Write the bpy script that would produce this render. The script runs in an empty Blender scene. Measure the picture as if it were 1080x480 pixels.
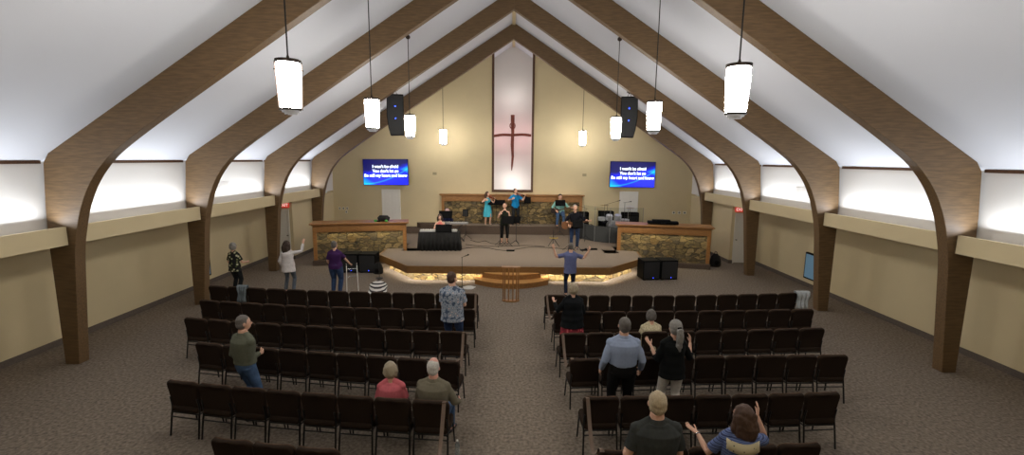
import bpy, bmesh, math, random
from mathutils import Vector, Matrix, noise
random.seed(7)
PI = math.pi
C = bpy.context.scene.collection
sc = bpy.context.scene
# ------------------------------------------------------------------ camera, world, exposure, large lights
cam_d = bpy.data.cameras.new('camera'); cam = bpy.data.objects.new('camera', cam_d); C.objects.link(cam)
cam_d.sensor_width = 36.0; cam_d.lens = 36.0 * 481.0 / 1080.0; cam_d.clip_end = 200
PITCH = math.radians(8.5); ROLL = math.radians(0.55)
cam.matrix_world = Matrix.Translation((0, 0, 4.25)) @ Matrix.Rotation(PI/2 - PITCH, 4, 'X') @ Matrix.Rotation(ROLL, 4, 'Z')
sc.camera = cam
w = bpy.data.worlds.new('world'); sc.world = w; w.use_nodes = True
w.node_tree.nodes['Background'].inputs[0].default_value = (0.9, 0.88, 0.85, 1)
w.node_tree.nodes['Background'].inputs[1].default_value = 0.3
sc.view_settings.view_transform = 'Standard'; sc.view_settings.look = 'None'
sc.view_settings.gamma = 1.0; sc.view_settings.use_curve_mapping = False
EXPOSURE = 0.68
sc.view_settings.exposure = EXPOSURE
LAMP_EMIT = 42.0      # glowing pendant glass
LAMP_DOWN = 95.0      # downlight inside every pendant
COVE_W = 37.0         # cove strips above the side ledges
CAN_W = 420.0         # stage can lights on the timber arches
LED_W = 3.6           # strip under the stage lip

def area(name, loc, rot, sx, sy, power, color=(1, 1, 1), spread=None):
    d = bpy.data.lights.new(name, 'AREA'); d.shape = 'RECTANGLE'; d.size = sx; d.size_y = sy
    d.energy = power; d.color = color
    if spread: d.spread = spread
    o = bpy.data.objects.new(name, d); C.objects.link(o); o.location = loc; o.rotation_euler = rot
    return o
def spot(name, loc, target, power, color, angle=70, radius=.12, blend=.6):
    d = bpy.data.lights.new(name, 'SPOT'); d.energy = power; d.color = color
    d.spot_size = math.radians(angle); d.spot_blend = blend; d.shadow_soft_size = radius
    o = bpy.data.objects.new(name, d); C.objects.link(o); o.location = loc
    o.rotation_euler = (Vector(target) - Vector(loc)).to_track_quat('-Z', 'Y').to_euler()
    return o
def point(name, loc, power, color, radius=.05):
    d = bpy.data.lights.new(name, 'POINT'); d.energy = power; d.color = color; d.shadow_soft_size = radius
    o = bpy.data.objects.new(name, d); C.objects.link(o); o.location = loc
    return o
# cove strips: between the arches, behind the ledges, aimed up at the white wall and roof
ARCH_Y = (20.8, 16.85, 12.8, 8.95, 5.0)
for s in (-1, 1):
    for (ya, yb) in ((16.95, 20.7), (12.9, 16.75), (9.05, 12.7), (5.1, 8.85)):
        area('cove_light', (s*8.93, (ya+yb)/2, 2.92), (PI, -s*math.radians(20), 0), .12, yb-ya-.3, COVE_W, (.9, .95, 1))
for x in (-5.2, -2.0, 2.0, 5.2):
    spot('stage_can_light', (x, 13.3, 9.2 - .6*abs(x)), (x*.45, 19.5, .8), CAN_W, (1, .9, .76), 60, .2)
for s in (-1, 1):
    spot('stage_can_light', (s*5.6, 13.3, 5.9), (s*6.0, 18.4, 1.2), CAN_W*.25, (1, .9, .76), 55, .2)
# ------------------------------------------------------------------ helpers: objects
def tag(o, label=None, cat=None, group=None, kind=None):
    if label: o['label'] = label
    if cat: o['category'] = cat
    if group: o['group'] = group
    if kind: o['kind'] = kind
    return o
def thing(name, label, cat, loc=(0, 0, 0), rz=0, group=None):
    o = bpy.data.objects.new(name, None); C.objects.link(o); o.empty_display_size = .1
    o.location = loc; o.rotation_euler = (0, 0, rz)
    return tag(o, label, cat, group)
def kids(o): return [c for c in C.objects if c.parent == o]
def copy_tree(o, loc=None, rz=None, label=None, parent=None, ch_map=None):
    c = o.copy(); C.objects.link(c)
    if parent: c.parent = parent
    if loc is not None: c.location = loc
    if rz is not None: c.rotation_euler = (0, 0, rz)
    if label: c['label'] = label
    for ch in ch_map[o.name] if ch_map and o.name in ch_map else kids(o):
        copy_tree(ch, parent=c, ch_map=ch_map)
    return c
def obj(name, bm, m, parent=None, smooth=True, bevel=0, seg=2):
    me = bpy.data.meshes.new(name)
    bmesh.ops.recalc_face_normals(bm, faces=bm.faces)
    bm.to_mesh(me); bm.free()
    if isinstance(m, (list, tuple)):
        for q in m: me.materials.append(q)
    else: me.materials.append(m)
    o = bpy.data.objects.new(name, me); C.objects.link(o)
    if parent: o.parent = parent
    if smooth:
        me.polygons.foreach_set('use_smooth', [True]*len(me.polygons))
        try: me.set_sharp_from_angle(angle=math.radians(40))
        except Exception: pass
    if bevel:
        b = o.modifiers.new('bevel', 'BEVEL'); b.width = bevel; b.segments = seg; b.limit_method = 'ANGLE'
    return o
def struct(name, bm, m, parent=None, **k):
    o = obj(name, bm, m, parent, smooth=False, **k)
    if not parent: o['kind'] = 'structure'
    return o
# ------------------------------------------------------------------ helpers: shapes
def box(bm, x0, x1, y0, y1, z0, z1, M=None, mi=0):
    vs = [bm.verts.new(Vector(p)) for p in ((x0,y0,z0),(x1,y0,z0),(x1,y1,z0),(x0,y1,z0),(x0,y0,z1),(x1,y0,z1),(x1,y1,z1),(x0,y1,z1))]
    if M is not None:
        for v in vs: v.co = M @ v.co
    for f in ((3,2,1,0),(4,5,6,7),(0,1,5,4),(1,2,6,5),(2,3,7,6),(3,0,4,7)):
        fc = bm.faces.new([vs[i] for i in f]); fc.material_index = mi
    return vs
def prism(bm, poly, z0, z1, M=None):
    """poly in XY, extruded in z"""
    lo = [bm.verts.new(Vector((p[0], p[1], z0))) for p in poly]; hi = [bm.verts.new(Vector((p[0], p[1], z1))) for p in poly]
    if M is not None:
        for v in lo + hi: v.co = M @ v.co
    n = len(poly)
    bm.faces.new(hi); bm.faces.new(lo[::-1])
    for i in range(n): bm.faces.new((lo[i], lo[(i+1) % n], hi[(i+1) % n], hi[i]))
def prism_y(bm, poly, y0, y1):
    """poly in XZ, extruded along y"""
    a = [bm.verts.new(Vector((p[0], y0, p[1]))) for p in poly]; b = [bm.verts.new(Vector((p[0], y1, p[1]))) for p in poly]
    n = len(poly)
    bm.faces.new(a); bm.faces.new(b[::-1])
    for i in range(n): bm.faces.new((a[i], b[i], b[(i+1) % n], a[(i+1) % n]))
def loft(bm, pts, rad, ax=None, n=14, cap='flat'):
    """closed tube through pts; rad = r or (a,b) per point; ax = direction of radius a"""
    pts = [Vector(p) for p in pts]; N = len(pts)
    rad = [(r, r) if not isinstance(r, (tuple, list)) else tuple(r) for r in (rad if isinstance(rad, (list, tuple)) and len(rad) == N else [rad]*N)]
    ds = []
    for i in range(N):
        d = pts[min(i+1, N-1)] - pts[max(i-1, 0)]
        ds.append(d.normalized())
    P, Rr, D = [], [], []
    if cap == 'round':
        for k in (0, 1, 2):
            t = [(1.0, .12), (.75, .66), (.4, .92)][k]
            r0 = rad[0]; m = max(min(r0), .0001)
            P.append(pts[0] - ds[0]*m*t[0]); Rr.append((r0[0]*t[1], r0[1]*t[1])); D.append(ds[0])
    P += pts; Rr += rad; D += ds
    if cap == 'round':
        for k in (2, 1, 0):
            t = [(1.0, .12), (.75, .66), (.4, .92)][k]
            r0 = rad[-1]; m = min(r0)
            P.append(pts[-1] + ds[-1]*m*t[0]); Rr.append((r0[0]*t[1], r0[1]*t[1])); D.append(ds[-1])
    a = Vector(ax) if ax is not None else (Vector((1, 0, 0)) if abs(D[0].x) < .8 else Vector((0, 1, 0)))
    rings = []
    for p, r, d in zip(P, Rr, D):
        a2 = (a - d*a.dot(d))
        if a2.length < 1e-4: a2 = d.orthogonal()
        a2.normalize(); b2 = d.cross(a2).normalized()
        if ax is None: a = a2
        rings.append([bm.verts.new(p + a2*r[0]*math.cos(2*PI*k/n) + b2*r[1]*math.sin(2*PI*k/n)) for k in range(n)])
    for i in range(len(rings)-1):
        for k in range(n):
            bm.faces.new((rings[i][k], rings[i][(k+1) % n], rings[i+1][(k+1) % n], rings[i+1][k]))
    bm.faces.new(rings[0][::-1]); bm.faces.new(rings[-1])
def ell(bm, c, r, M=None, sub=3):
    T = Matrix.Translation(Vector(c)) @ (M or Matrix()) @ Matrix.Diagonal((r[0], r[1], r[2], 1))
    bmesh.ops.create_icosphere(bm, subdivisions=sub, radius=1, matrix=T)
def cyl(bm, c, r, z0, z1, n=24, r2=None):
    loft(bm, [(c[0], c[1], z0), (c[0], c[1], z1)], [r, r if r2 is None else r2], ax=(1, 0, 0), n=n)
def tube(name, pts, r, m, parent=None, n=8):
    bm = bmesh.new(); loft(bm, pts, [r]*len(pts), n=n); return obj(name, bm, m, parent)
def smoothpath(pts, k=8):
    P = [Vector(p) for p in pts]; out = []
    for i in range(len(P)-1):
        p0, p1, p2, p3 = P[max(i-1, 0)], P[i], P[i+1], P[min(i+2, len(P)-1)]
        for j in range(k):
            t = j/k
            out.append(.5*((2*p1) + (p2-p0)*t + (2*p0-5*p1+4*p2-p3)*t*t + (3*p1-p0-3*p2+p3)*t**3))
    out.append(P[-1]); return out
def remesh(name, bm, m, parent, vox, smooth=3, wob=None):
    me = bpy.data.meshes.new('tmp'); bmesh.ops.recalc_face_normals(bm, faces=bm.faces); bm.to_mesh(me); bm.free()
    t = bpy.data.objects.new('tmp', me); C.objects.link(t)
    r = t.modifiers.new('r', 'REMESH'); r.mode = 'VOXEL'; r.voxel_size = vox
    if smooth:
        s = t.modifiers.new('s', 'SMOOTH'); s.factor = .5; s.iterations = smooth
    dg = bpy.context.evaluated_depsgraph_get(); ev = t.evaluated_get(dg)
    nm = bpy.data.meshes.new_from_object(ev); nm.name = name
    bpy.data.objects.remove(t); bpy.data.meshes.remove(me)
    if wob:
        ns = [v.normal.copy() for v in nm.vertices]; cs = [v.co.copy() for v in nm.vertices]; fl = []
        for c, q in zip(cs, ns): fl.extend(c + q*(noise.noise(c*wob[1])*wob[0]))
        nm.vertices.foreach_set('co', fl); nm.update()
    nm.materials.clear(); nm.materials.append(m)
    nm.polygons.foreach_set('use_smooth', [True]*len(nm.polygons))
    o = bpy.data.objects.new(name, nm); C.objects.link(o); o.parent = parent
    return o
# ------------------------------------------------------------------ materials
def lin(c):
    return tuple(((v/255)/12.92 if v/255 <= .04045 else ((v/255+.055)/1.055)**2.4) for v in c) + (1,)
def mat(name, rgb, rough=.6, metal=0, var=0, scale=30, bump=0, bscale=None, emit=0, alpha=None, trans=0, spec=None, sheen=0, stretch=None):
    m = bpy.data.materials.new(name); m.use_nodes = True; nt = m.node_tree; b = nt.nodes['Principled BSDF']
    col = lin(rgb); b.inputs['Base Color'].default_value = col
    b.inputs['Roughness'].default_value = rough; b.inputs['Metallic'].default_value = metal
    if spec is not None: b.inputs['Specular IOR Level'].default_value = spec
    if sheen: b.inputs['Sheen Weight'].default_value = sheen
    if trans: b.inputs['Transmission Weight'].default_value = trans
    if emit:
        b.inputs['Emission Color'].default_value = col; b.inputs['Emission Strength'].default_value = emit
    if var or bump:
        tc = nt.nodes.new('ShaderNodeTexCoord'); mp = nt.nodes.new('ShaderNodeMapping')
        if stretch: mp.inputs['Scale'].default_value = stretch
        nt.links.new(tc.outputs['Object'], mp.inputs[0])
        nz = nt.nodes.new('ShaderNodeTexNoise'); nz.inputs['Scale'].default_value = scale; nz.inputs['Detail'].default_value = 6
        nt.links.new(mp.outputs[0], nz.inputs['Vector'])
        if var:
            r = nt.nodes.new('ShaderNodeValToRGB')
            r.color_ramp.elements[0].position = .3; r.color_ramp.elements[1].position = .7
            r.color_ramp.elements[0].color = tuple(max(0, v*(1-var)) for v in col[:3]) + (1,)
            r.color_ramp.elements[1].color = tuple(min(1, v*(1+var)) for v in col[:3]) + (1,)
            nt.links.new(nz.outputs['Fac'], r.inputs[0]); nt.links.new(r.outputs[0], b.inputs['Base Color'])
        if bump:
            bp = nt.nodes.new('ShaderNodeBump'); bp.inputs['Strength'].default_value = bump; bp.inputs['Distance'].default_value = .01
            src = nz
            if bscale:
                src = nt.nodes.new('ShaderNodeTexNoise'); src.inputs['Scale'].default_value = bscale
                nt.links.new(mp.outputs[0], src.inputs['Vector'])
            nt.links.new(src.outputs['Fac'], bp.inputs['Height']); nt.links.new(bp.outputs[0], b.inputs['Normal'])
    return m
def ramp_mat(name, tex, scale, stops, rough=.7, stretch=(1, 1, 1), rot=(0, 0, 0), interp='CONSTANT', bump=0, distort=0, out=None):
    """pattern in the thing's own colour: tex in noise / voronoi / wave"""
    m = bpy.data.materials.new(name); m.use_nodes = True; nt = m.node_tree; b = nt.nodes['Principled BSDF']
    b.inputs['Roughness'].default_value = rough
    tc = nt.nodes.new('ShaderNodeTexCoord'); mp = nt.nodes.new('ShaderNodeMapping')
    mp.inputs['Scale'].default_value = stretch; mp.inputs['Rotation'].default_value = rot
    nt.links.new(tc.outputs['Object'], mp.inputs[0])
    if tex == 'voronoi':
        t = nt.nodes.new('ShaderNodeTexVoronoi'); o = t.outputs[out or 'Distance']
    elif tex == 'wave':
        t = nt.nodes.new('ShaderNodeTexWave'); o = t.outputs['Fac']; t.inputs['Distortion'].default_value = distort
        t.bands_direction = out or 'Z'
    else:
        t = nt.nodes.new('ShaderNodeTexNoise'); o = t.outputs['Fac']; t.inputs['Detail'].default_value = 4
    t.inputs['Scale'].default_value = scale; nt.links.new(mp.outputs[0], t.inputs['Vector'])
    r = nt.nodes.new('ShaderNodeValToRGB'); r.color_ramp.interpolation = interp
    while len(r.color_ramp.elements) < len(stops): r.color_ramp.elements.new(.5)
    for e, (p, c) in zip(r.color_ramp.elements, stops): e.position = p; e.color = lin(c)
    nt.links.new(o, r.inputs[0]); nt.links.new(r.outputs[0], b.inputs['Base Color'])
    if bump:
        bp = nt.nodes.new('ShaderNodeBump'); bp.inputs['Strength'].default_value = bump
        nt.links.new(o, bp.inputs['Height']); nt.links.new(bp.outputs[0], b.inputs['Normal'])
    return m
def wood(name, c1, c2, stretch, rough=.5, scale=6, bump=.15):
    m = ramp_mat(name, 'noise', scale, [(.3, c1), (.5, tuple((a+b)/2 for a, b in zip(c1, c2))), (.72, c2)], rough, stretch, interp='LINEAR', bump=bump)
    return m
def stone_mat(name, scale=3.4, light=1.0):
    m = bpy.data.materials.new(name); m.use_nodes = True; nt = m.node_tree; b = nt.nodes['Principled BSDF']
    b.inputs['Roughness'].default_value = .8
    tc = nt.nodes.new('ShaderNodeTexCoord'); mp = nt.nodes.new('ShaderNodeMapping'); mp.inputs['Scale'].default_value = (1, 1, 1.9)
    nz = nt.nodes.new('ShaderNodeTexNoise'); nz.inputs['Scale'].default_value = 3; nz.inputs['Detail'].default_value = 3
    mx = nt.nodes.new('ShaderNodeMixRGB'); mx.blend_type = 'LINEAR_LIGHT'; mx.inputs[0].default_value = .12
    nt.links.new(tc.outputs['Object'], mp.inputs[0]); nt.links.new(mp.outputs[0], mx.inputs[1]); nt.links.new(mp.outputs[0], nz.inputs['Vector'])
    nt.links.new(nz.outputs['Color'], mx.inputs[2])
    v = nt.nodes.new('ShaderNodeTexVoronoi'); v.inputs['Scale'].default_value = scale; v.inputs['Randomness'].default_value = .9
    v2 = nt.nodes.new('ShaderNodeTexVoronoi'); v2.feature = 'DISTANCE_TO_EDGE'; v2.inputs['Scale'].default_value = scale; v2.inputs['Randomness'].default_value = .9
    nt.links.new(mx.outputs[0], v.inputs['Vector']); nt.links.new(mx.outputs[0], v2.inputs['Vector'])
    sep = nt.nodes.new('ShaderNodeSeparateColor'); nt.links.new(v.outputs['Color'], sep.inputs[0])
    r = nt.nodes.new('ShaderNodeValToRGB')
    st = [(0, (70, 60, 40)), (.22, (124, 106, 66)), (.42, (96, 84, 58)), (.6, (146, 124, 80)), (.8, (80, 72, 56)), (1, (126, 102, 60))]
    while len(r.color_ramp.elements) < len(st): r.color_ramp.elements.new(.5)
    for e, (p, c) in zip(r.color_ramp.elements, st):
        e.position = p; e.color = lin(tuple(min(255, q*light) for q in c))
    nt.links.new(sep.outputs[0], r.inputs[0])
    n2 = nt.nodes.new('ShaderNodeTexNoise'); n2.inputs['Scale'].default_value = 14; n2.inputs['Detail'].default_value = 8
    nt.links.new(tc.outputs['Object'], n2.inputs['Vector'])
    m2 = nt.nodes.new('ShaderNodeMixRGB'); m2.blend_type = 'OVERLAY'; m2.inputs[0].default_value = .7
    nt.links.new(r.outputs[0], m2.inputs[1]); nt.links.new(n2.outputs['Fac'], m2.inputs[2])
    e = nt.nodes.new('ShaderNodeValToRGB'); e.color_ramp.elements[0].position = .0; e.color_ramp.elements[1].position = .05
    nt.links.new(v2.outputs['Distance'], e.inputs[0])
    m3 = nt.nodes.new('ShaderNodeMixRGB'); m3.inputs[1].default_value = lin((48*light, 42*light, 30*light))
    nt.links.new(e.outputs[0], m3.inputs[0]); nt.links.new(m2.outputs[0], m3.inputs[2]); nt.links.new(m3.outputs[0], b.inputs['Base Color'])
    bp = nt.nodes.new('ShaderNodeBump'); bp.inputs['Strength'].default_value = .9; bp.inputs['Distance'].default_value = .05
    ad = nt.nodes.new('ShaderNodeMath'); ad.operation = 'ADD'
    nt.links.new(e.outputs[0], ad.inputs[0]); nt.links.new(n2.outputs['Fac'], ad.inputs[1])
    nt.links.new(ad.outputs[0], bp.inputs['Height']); nt.links.new(bp.outputs[0], b.inputs['Normal'])
    return m
M = {}
M['carpet'] = mat('carpet_taupe', (124, 113, 101), .95, var=.42, scale=20, bump=.5, bscale=180, spec=.1)
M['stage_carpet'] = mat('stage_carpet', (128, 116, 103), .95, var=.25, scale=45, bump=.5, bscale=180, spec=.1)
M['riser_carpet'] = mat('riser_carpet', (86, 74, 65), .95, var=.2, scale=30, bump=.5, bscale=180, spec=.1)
M['cream'] = mat('cream_wall', (200, 184, 148), .85, var=.02, scale=2, bump=.1, bscale=90)
M['white'] = mat('white_wall', (214, 211, 208), .85, bump=.1, bscale=90)
M['ceiling'] = mat('ceiling_plaster', (206, 208, 216), .9, bump=.1, bscale=70)
M['glulam'] = wood('timber_glulam', (88, 67, 42), (112, 87, 57), (1.2, 14, 10), .55, 3)
M['oak'] = wood('oak_trim', (126, 86, 44), (162, 114, 62), (1.5, 8, 14), .45, 4)
M['darkoak'] = wood('dark_oak_fascia', (100, 70, 34), (134, 96, 50), (1.5, 8, 14), .45, 4)
M['frame'] = wood('brown_frame', (66, 42, 26), (92, 60, 36), (8, 8, 1.5), .5, 4)
M['cross'] = wood('rustic_cross_wood', (84, 36, 26), (128, 64, 46), (8, 8, 1.2), .8, 5, .7)
M['stone'] = stone_mat('ledge_stone')
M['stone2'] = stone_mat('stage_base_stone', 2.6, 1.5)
M['fabric'] = mat('chair_fabric_brown', (44, 34, 27), .9, var=.25, scale=160, bump=.3, bscale=300, spec=.1)
M['piping'] = mat('chair_edge_fabric', (88, 69, 55), .9, var=.2, scale=160, spec=.15)
M['blackmetal'] = mat('black_metal', (20, 19, 19), .4, metal=.3, var=.1, scale=40)
M['black'] = mat('black_plastic', (7, 7, 8), .75, spec=.1, var=.15, scale=40)
M['blackgrille'] = ramp_mat('speaker_grille', 'voronoi', 160, [(0, (6, 6, 7)), (.4, (20, 20, 22))], .7)
M['blackcloth'] = mat('black_cloth', (9, 9, 9), .9, var=.2, scale=50)
M['chrome'] = mat('steel', (170, 170, 172), .25, metal=1, var=.05, scale=20)
M['dwhite'] = mat('white_paint', (224, 221, 214), .5, var=.02, scale=8)
M['skirtbase'] = mat('grey_base_carpet', (92, 82, 74), .95, var=.15, scale=30)
M['plate'] = mat('outlet_plate_white', (225, 222, 214), .4, var=.02, scale=20)
M['led'] = mat('led_strip', (255, 238, 205), .5, emit=8, var=0)
M['blueled'] = mat('blue_led', (40, 70, 255), .5, emit=6)
# ------------------------------------------------------------------ floor, walls, roof
XW = 10.2; XU = 9.15; YB = 23.3; Y0 = -3.0; ZS = .58; ZR = 1.0
def roofz(x): return 10.07 - .65*abs(x)
bm = bmesh.new(); box(bm, -11, 11, Y0, 25.5, -.3, 0); struct('floor', bm, M['carpet'])
bm = bmesh.new()
poly = [(-XU-.3, roofz(XU+.3)), (0, roofz(0)), (XU+.3, roofz(XU+.3)), (XU+.3, roofz(XU+.3)+.3), (0, roofz(0)+.35), (-XU-.3, roofz(XU+.3)+.3)]
prism_y(bm, poly, Y0, 25.5); struct('ceiling', bm, M['ceiling'])
bm = bmesh.new(); box(bm, -.07, .07, Y0, 24.6, roofz(0)-.1, roofz(0)+.0); struct('trim_1', bm, M['cream'])
YD = 18.85
for s, nm in ((-1, 'left'), (1, 'right')):
    def bx(bm, xa, xb, *r): box(bm, min(s*xa, s*xb), max(s*xa, s*xb), *r)
    bm = bmesh.new(); bx(bm, XW, XW+.3, Y0, YD+.3, 0, 2.9)
    bx(bm, XU, XU+.3, YD+.3, 25.5, 0, 2.5)
    # return wall with a doorway cut in it
    bx(bm, XU, 9.33, YD, YD+.3, 0, 2.5); bx(bm, 10.12, XW, YD, YD+.3, 0, 2.5); bx(bm, 9.33, 10.12, YD, YD+.3, 2.08, 2.5)
    struct('wall_' + nm, bm, M['cream'])
    bm = bmesh.new(); bx(bm, XU, XU+.25, Y0, 25.5, 2.6, 4.3); struct('wall_%s_upper' % nm, bm, M['white'])
    bm = bmesh.new(); bx(bm, XU, XW+.3, Y0, YD+.3, 2.52, 2.6); struct('ceiling_aisle_' + nm, bm, M['cream'])
    k = 2
    for (ya, yb) in ((16.99, 20.66), (12.94, 16.71), (9.09, 12.66), (5.14, 8.81)):
        bm = bmesh.new(); bx(bm, 8.72, 8.8, ya, yb, 2.5, 2.86); bx(bm, 8.8, XU, ya, yb, 2.5, 2.58)
        struct('trim_%d' % (k + (0 if s < 0 else 4)), bm, M['cream']); k += 1
        bm = bmesh.new(); bx(bm, 9.1, XU, ya-.06, yb+.06, 4.08, 4.14); struct('trim_%d' % (k + 20 + (0 if s < 0 else 4)), bm, M['frame'])
    bm = bmesh.new(); bx(bm, XW-.02, XW, Y0, YD, 0, .14); bx(bm, 10.14, XW, YD-.02, YD, 0, .14); bx(bm, XU-.02, XU, YD, 23.3, 0, .14); bx(bm, XU-.02, 9.3, YD-.02, YD, 0, .14)
    struct('baseboard_' + nm, bm, M['skirtbase'])
    # door in the return wall
    d = thing('door_%d' % (1 if s < 0 else 2), None, None, (s*9.725, YD+.05, 0)); d['kind'] = 'structure'
    bm = bmesh.new(); box(bm, -.38, .38, 0, .05, .01, 2.06)
    for zz in ((.15, .95), (1.1, 1.9)):
        for xx in (-.28, .04): 
            box(bm, xx, xx+.24, -.008, 0, zz[0], zz[1])
    obj('door_leaf', bm, M['dwhite'], d, smooth=False, bevel=.004)
    bm = bmesh.new(); box(bm, -.44, -.38, -.07, .1, 0, 2.12); box(bm, .38, .44, -.07, .1, 0, 2.12); box(bm, -.38, .38, -.07, .1, 2.06, 2.12)
    obj('door_frame', bm, M['dwhite'], d, smooth=False)
    bm = bmesh.new(); loft(bm, [(-s*.32, 0, 1.0), (-s*.32, -.07, 1.0)], [.025, .03], cap='round'); obj('door_knob', bm, M['chrome'], d)
# rear wall with the tall central niche
bm = bmesh.new()
NX = 1.0
nz0 = 2.6
prism_y(bm, [(-XU-.3, 0), (-NX, 0), (-NX, roofz(NX)), (-XU-.3, roofz(XU+.3))], YB, YB+.15)
prism_y(bm, [(NX, 0), (XU+.3, 0), (XU+.3, roofz(XU+.3)), (NX, roofz(NX))], YB, YB+.15)
box(bm, -NX, NX, YB, YB+.15, 0, nz0)
struct('wall_back', bm, M['cream'])
bm = bmesh.new()
box(bm, -NX-.15, -NX, YB+.15, 24.6, 2.4, 9.6); box(bm, NX, NX+.15, YB+.15, 24.6, 2.4, 9.6)
box(bm, -NX-.15, NX+.15, 24.6, 24.75, 2.4, 10.2); box(bm, -NX, NX, YB+.15, 24.6, nz0-.15, nz0)
struct('wall_niche', bm, M['white'])
bm = bmesh.new()
box(bm, -NX-.05, -NX+.06, YB-.06, YB+.1, 2.6, roofz(NX)-.02); box(bm, NX-.06, NX+.05, YB-.06, YB+.1, 2.6, roofz(NX)-.02); box(bm, -NX+.06, NX-.06, YB-.06, YB+.1, 2.6, 2.72)
struct('trim_40', bm, M['frame'])
bm = bmesh.new(); prism_y(bm, [(-11, 0), (11, 0), (11, 3), (0, 10.5), (-11, 3)], Y0-.2, Y0); struct('wall_front', bm, M['cream'])
bm = bmesh.new()
for s in (-1, 1): box(bm, min(s*5, s*XU), max(s*5, s*XU), YB-.02, YB, .0, .12)
struct('baseboard_back', bm, M['skirtbase'])
# doors in the rear wall beside the screens
for i, x in enumerate((-6.19, 5.95)):
    d = thing('door_%d' % (3+i), None, None, (x, YB-.05, ZS)); d['kind'] = 'structure'
    bm = bmesh.new(); box(bm, -.4, .4, 0, .05, .01, 2.03)
    for zz in ((.12, .62), (.74, 1.24), (1.36, 1.92)):
        for xx in (-.3, .04): box(bm, xx, xx+.26, -.008, 0, *zz)
    obj('door_leaf', bm, M['dwhite'], d, smooth=False, bevel=.004)
    bm = bmesh.new(); box(bm, -.47, -.4, -.02, .05, 0, 2.1); box(bm, .4, .47, -.02, .05, 0, 2.1); box(bm, -.4, .4, -.02, .05, 2.03, 2.1)
    obj('door_frame', bm, M['dwhite'], d, smooth=False)
# ------------------------------------------------------------------ glulam arches
def arch_half(bm, s, y):
    lower = [(0, 9.40), (-3.7, 6.97), (-6.6, 5.06), (-7.3, 4.58), (-7.78, 4.2), (-8.15, 3.75), (-8.4, 3.25), (-8.55, 2.75), (-8.64, 2.3), (-8.72, 1.5), (-8.86, 0)]
    upper = [(0, roofz(0)), (-8.9, roofz(8.9)), (-9.02, 4.1), (-9.1, 3.2), (-9.13, 2.43), (-9.14, 0)]
    lo = smoothpath([(p[0], 0, p[1]) for p in lower[2:]], 4)
    pl = [(0, 9.40), (-3.7, 6.97)] + [(p.x, p.z) for p in lo]
    poly = [(a*-s if s > 0 else a, b) for a, b in pl] + [(a*-s if s > 0 else a, b) for a, b in upper[::-1]]
    prism_y(bm, poly, y-.115, y+.115)
names = ['rearmost timber arch framing the stage wall', 'timber arch in front of the stage wings, second from the stage wall', 'timber arch over the front seat rows, its leg at the photo edge', 'timber arch nearest the camera, crossing the top corners of the photo']
for y, lb in zip(ARCH_Y[:4], names):
    t = thing('timber_arch', 'brown glued laminated ' + lb, 'arch', (0, y, 0), 0, 'timber arches of the roof')
    for s in (-1, 1):
        bm = bmesh.new(); arch_half(bm, s, 0); obj('arch_half', bm, M['glulam'], t, smooth=False, bevel=.01)
# ------------------------------------------------------------------ stage
st = thing('stage_platform', 'low carpeted stage with angled front corners, dark wood lip and lit stone base', 'stage', (0, 0, 0))
deck = [(-3.6, 15.34), (3.4, 15.34), (4.95, 16.95), (5.1, 18.3), (4.3, 18.5), (4.3, 17.85), (3.72, 17.85), (3.72, 18.75), (4.3, 18.75), (4.3, 19.5), (7.85, 19.5), (7.85, 23.28), (-7.85, 23.28), (-7.85, 19.5), (-4.45, 19.5), (-4.45, 18.75), (-3.75, 18.75), (-3.75, 17.95), (-4.45, 17.95), (-4.45, 18.5), (-5.1, 18.35), (-5.1, 17.2)]
bm = bmesh.new(); prism(bm, deck, ZS-.06, ZS); obj('stage_deck', bm, M['stage_carpet'], st, smooth=False)
front = [(-5.1, 18.2), (-5.1, 17.2), (-3.6, 15.34), (3.4, 15.34), (4.95, 16.95), (5.1, 18.2)]
def offset(pl, d):
    out = []
    for i, p in enumerate(pl):
        n = Vector((0, 0))
        for a, b in ((i-1, i), (i, i+1)):
            if 0 <= a and b < len(pl):
                e = (Vector(pl[b]) - Vector(pl[a])).normalized(); n += Vector((e.y, -e.x))
        n.normalize(); out.append((p[0]-n.x*d, p[1]-n.y*d))
    return out
def band(bm, pl, t, z0, z1):
    inn = offset(pl, t)
    prism(bm, list(pl) + inn[::-1], z0, z1)
bm = bmesh.new(); band(bm, offset(front, -.03), .06, ZS-.25, ZS+.012); obj('wood_lip', bm, M['darkoak'], st, smooth=False, bevel=.008)
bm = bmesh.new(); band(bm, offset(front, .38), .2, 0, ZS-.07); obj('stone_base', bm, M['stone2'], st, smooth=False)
bm = bmesh.new(); band(bm, offset(front, .12), .03, ZS-.09, ZS-.07); obj('light_strip', bm, M['led'], st, smooth=False)
seg = offset(front, .14)
for a, b in ((1, 2), (2, 3), (3, 4)):
    p, q = Vector(seg[a]), Vector(seg[b]); L = (q-p).length; c = (p+q)/2; ang = math.atan2(q.y-p.y, q.x-p.x)
    area('stage_led_light', (c.x, c.y, ZS-.1), (math.radians(38), 0, ang), L, .05, LED_W*L, (1, .95, .86), math.radians(130))
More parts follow.
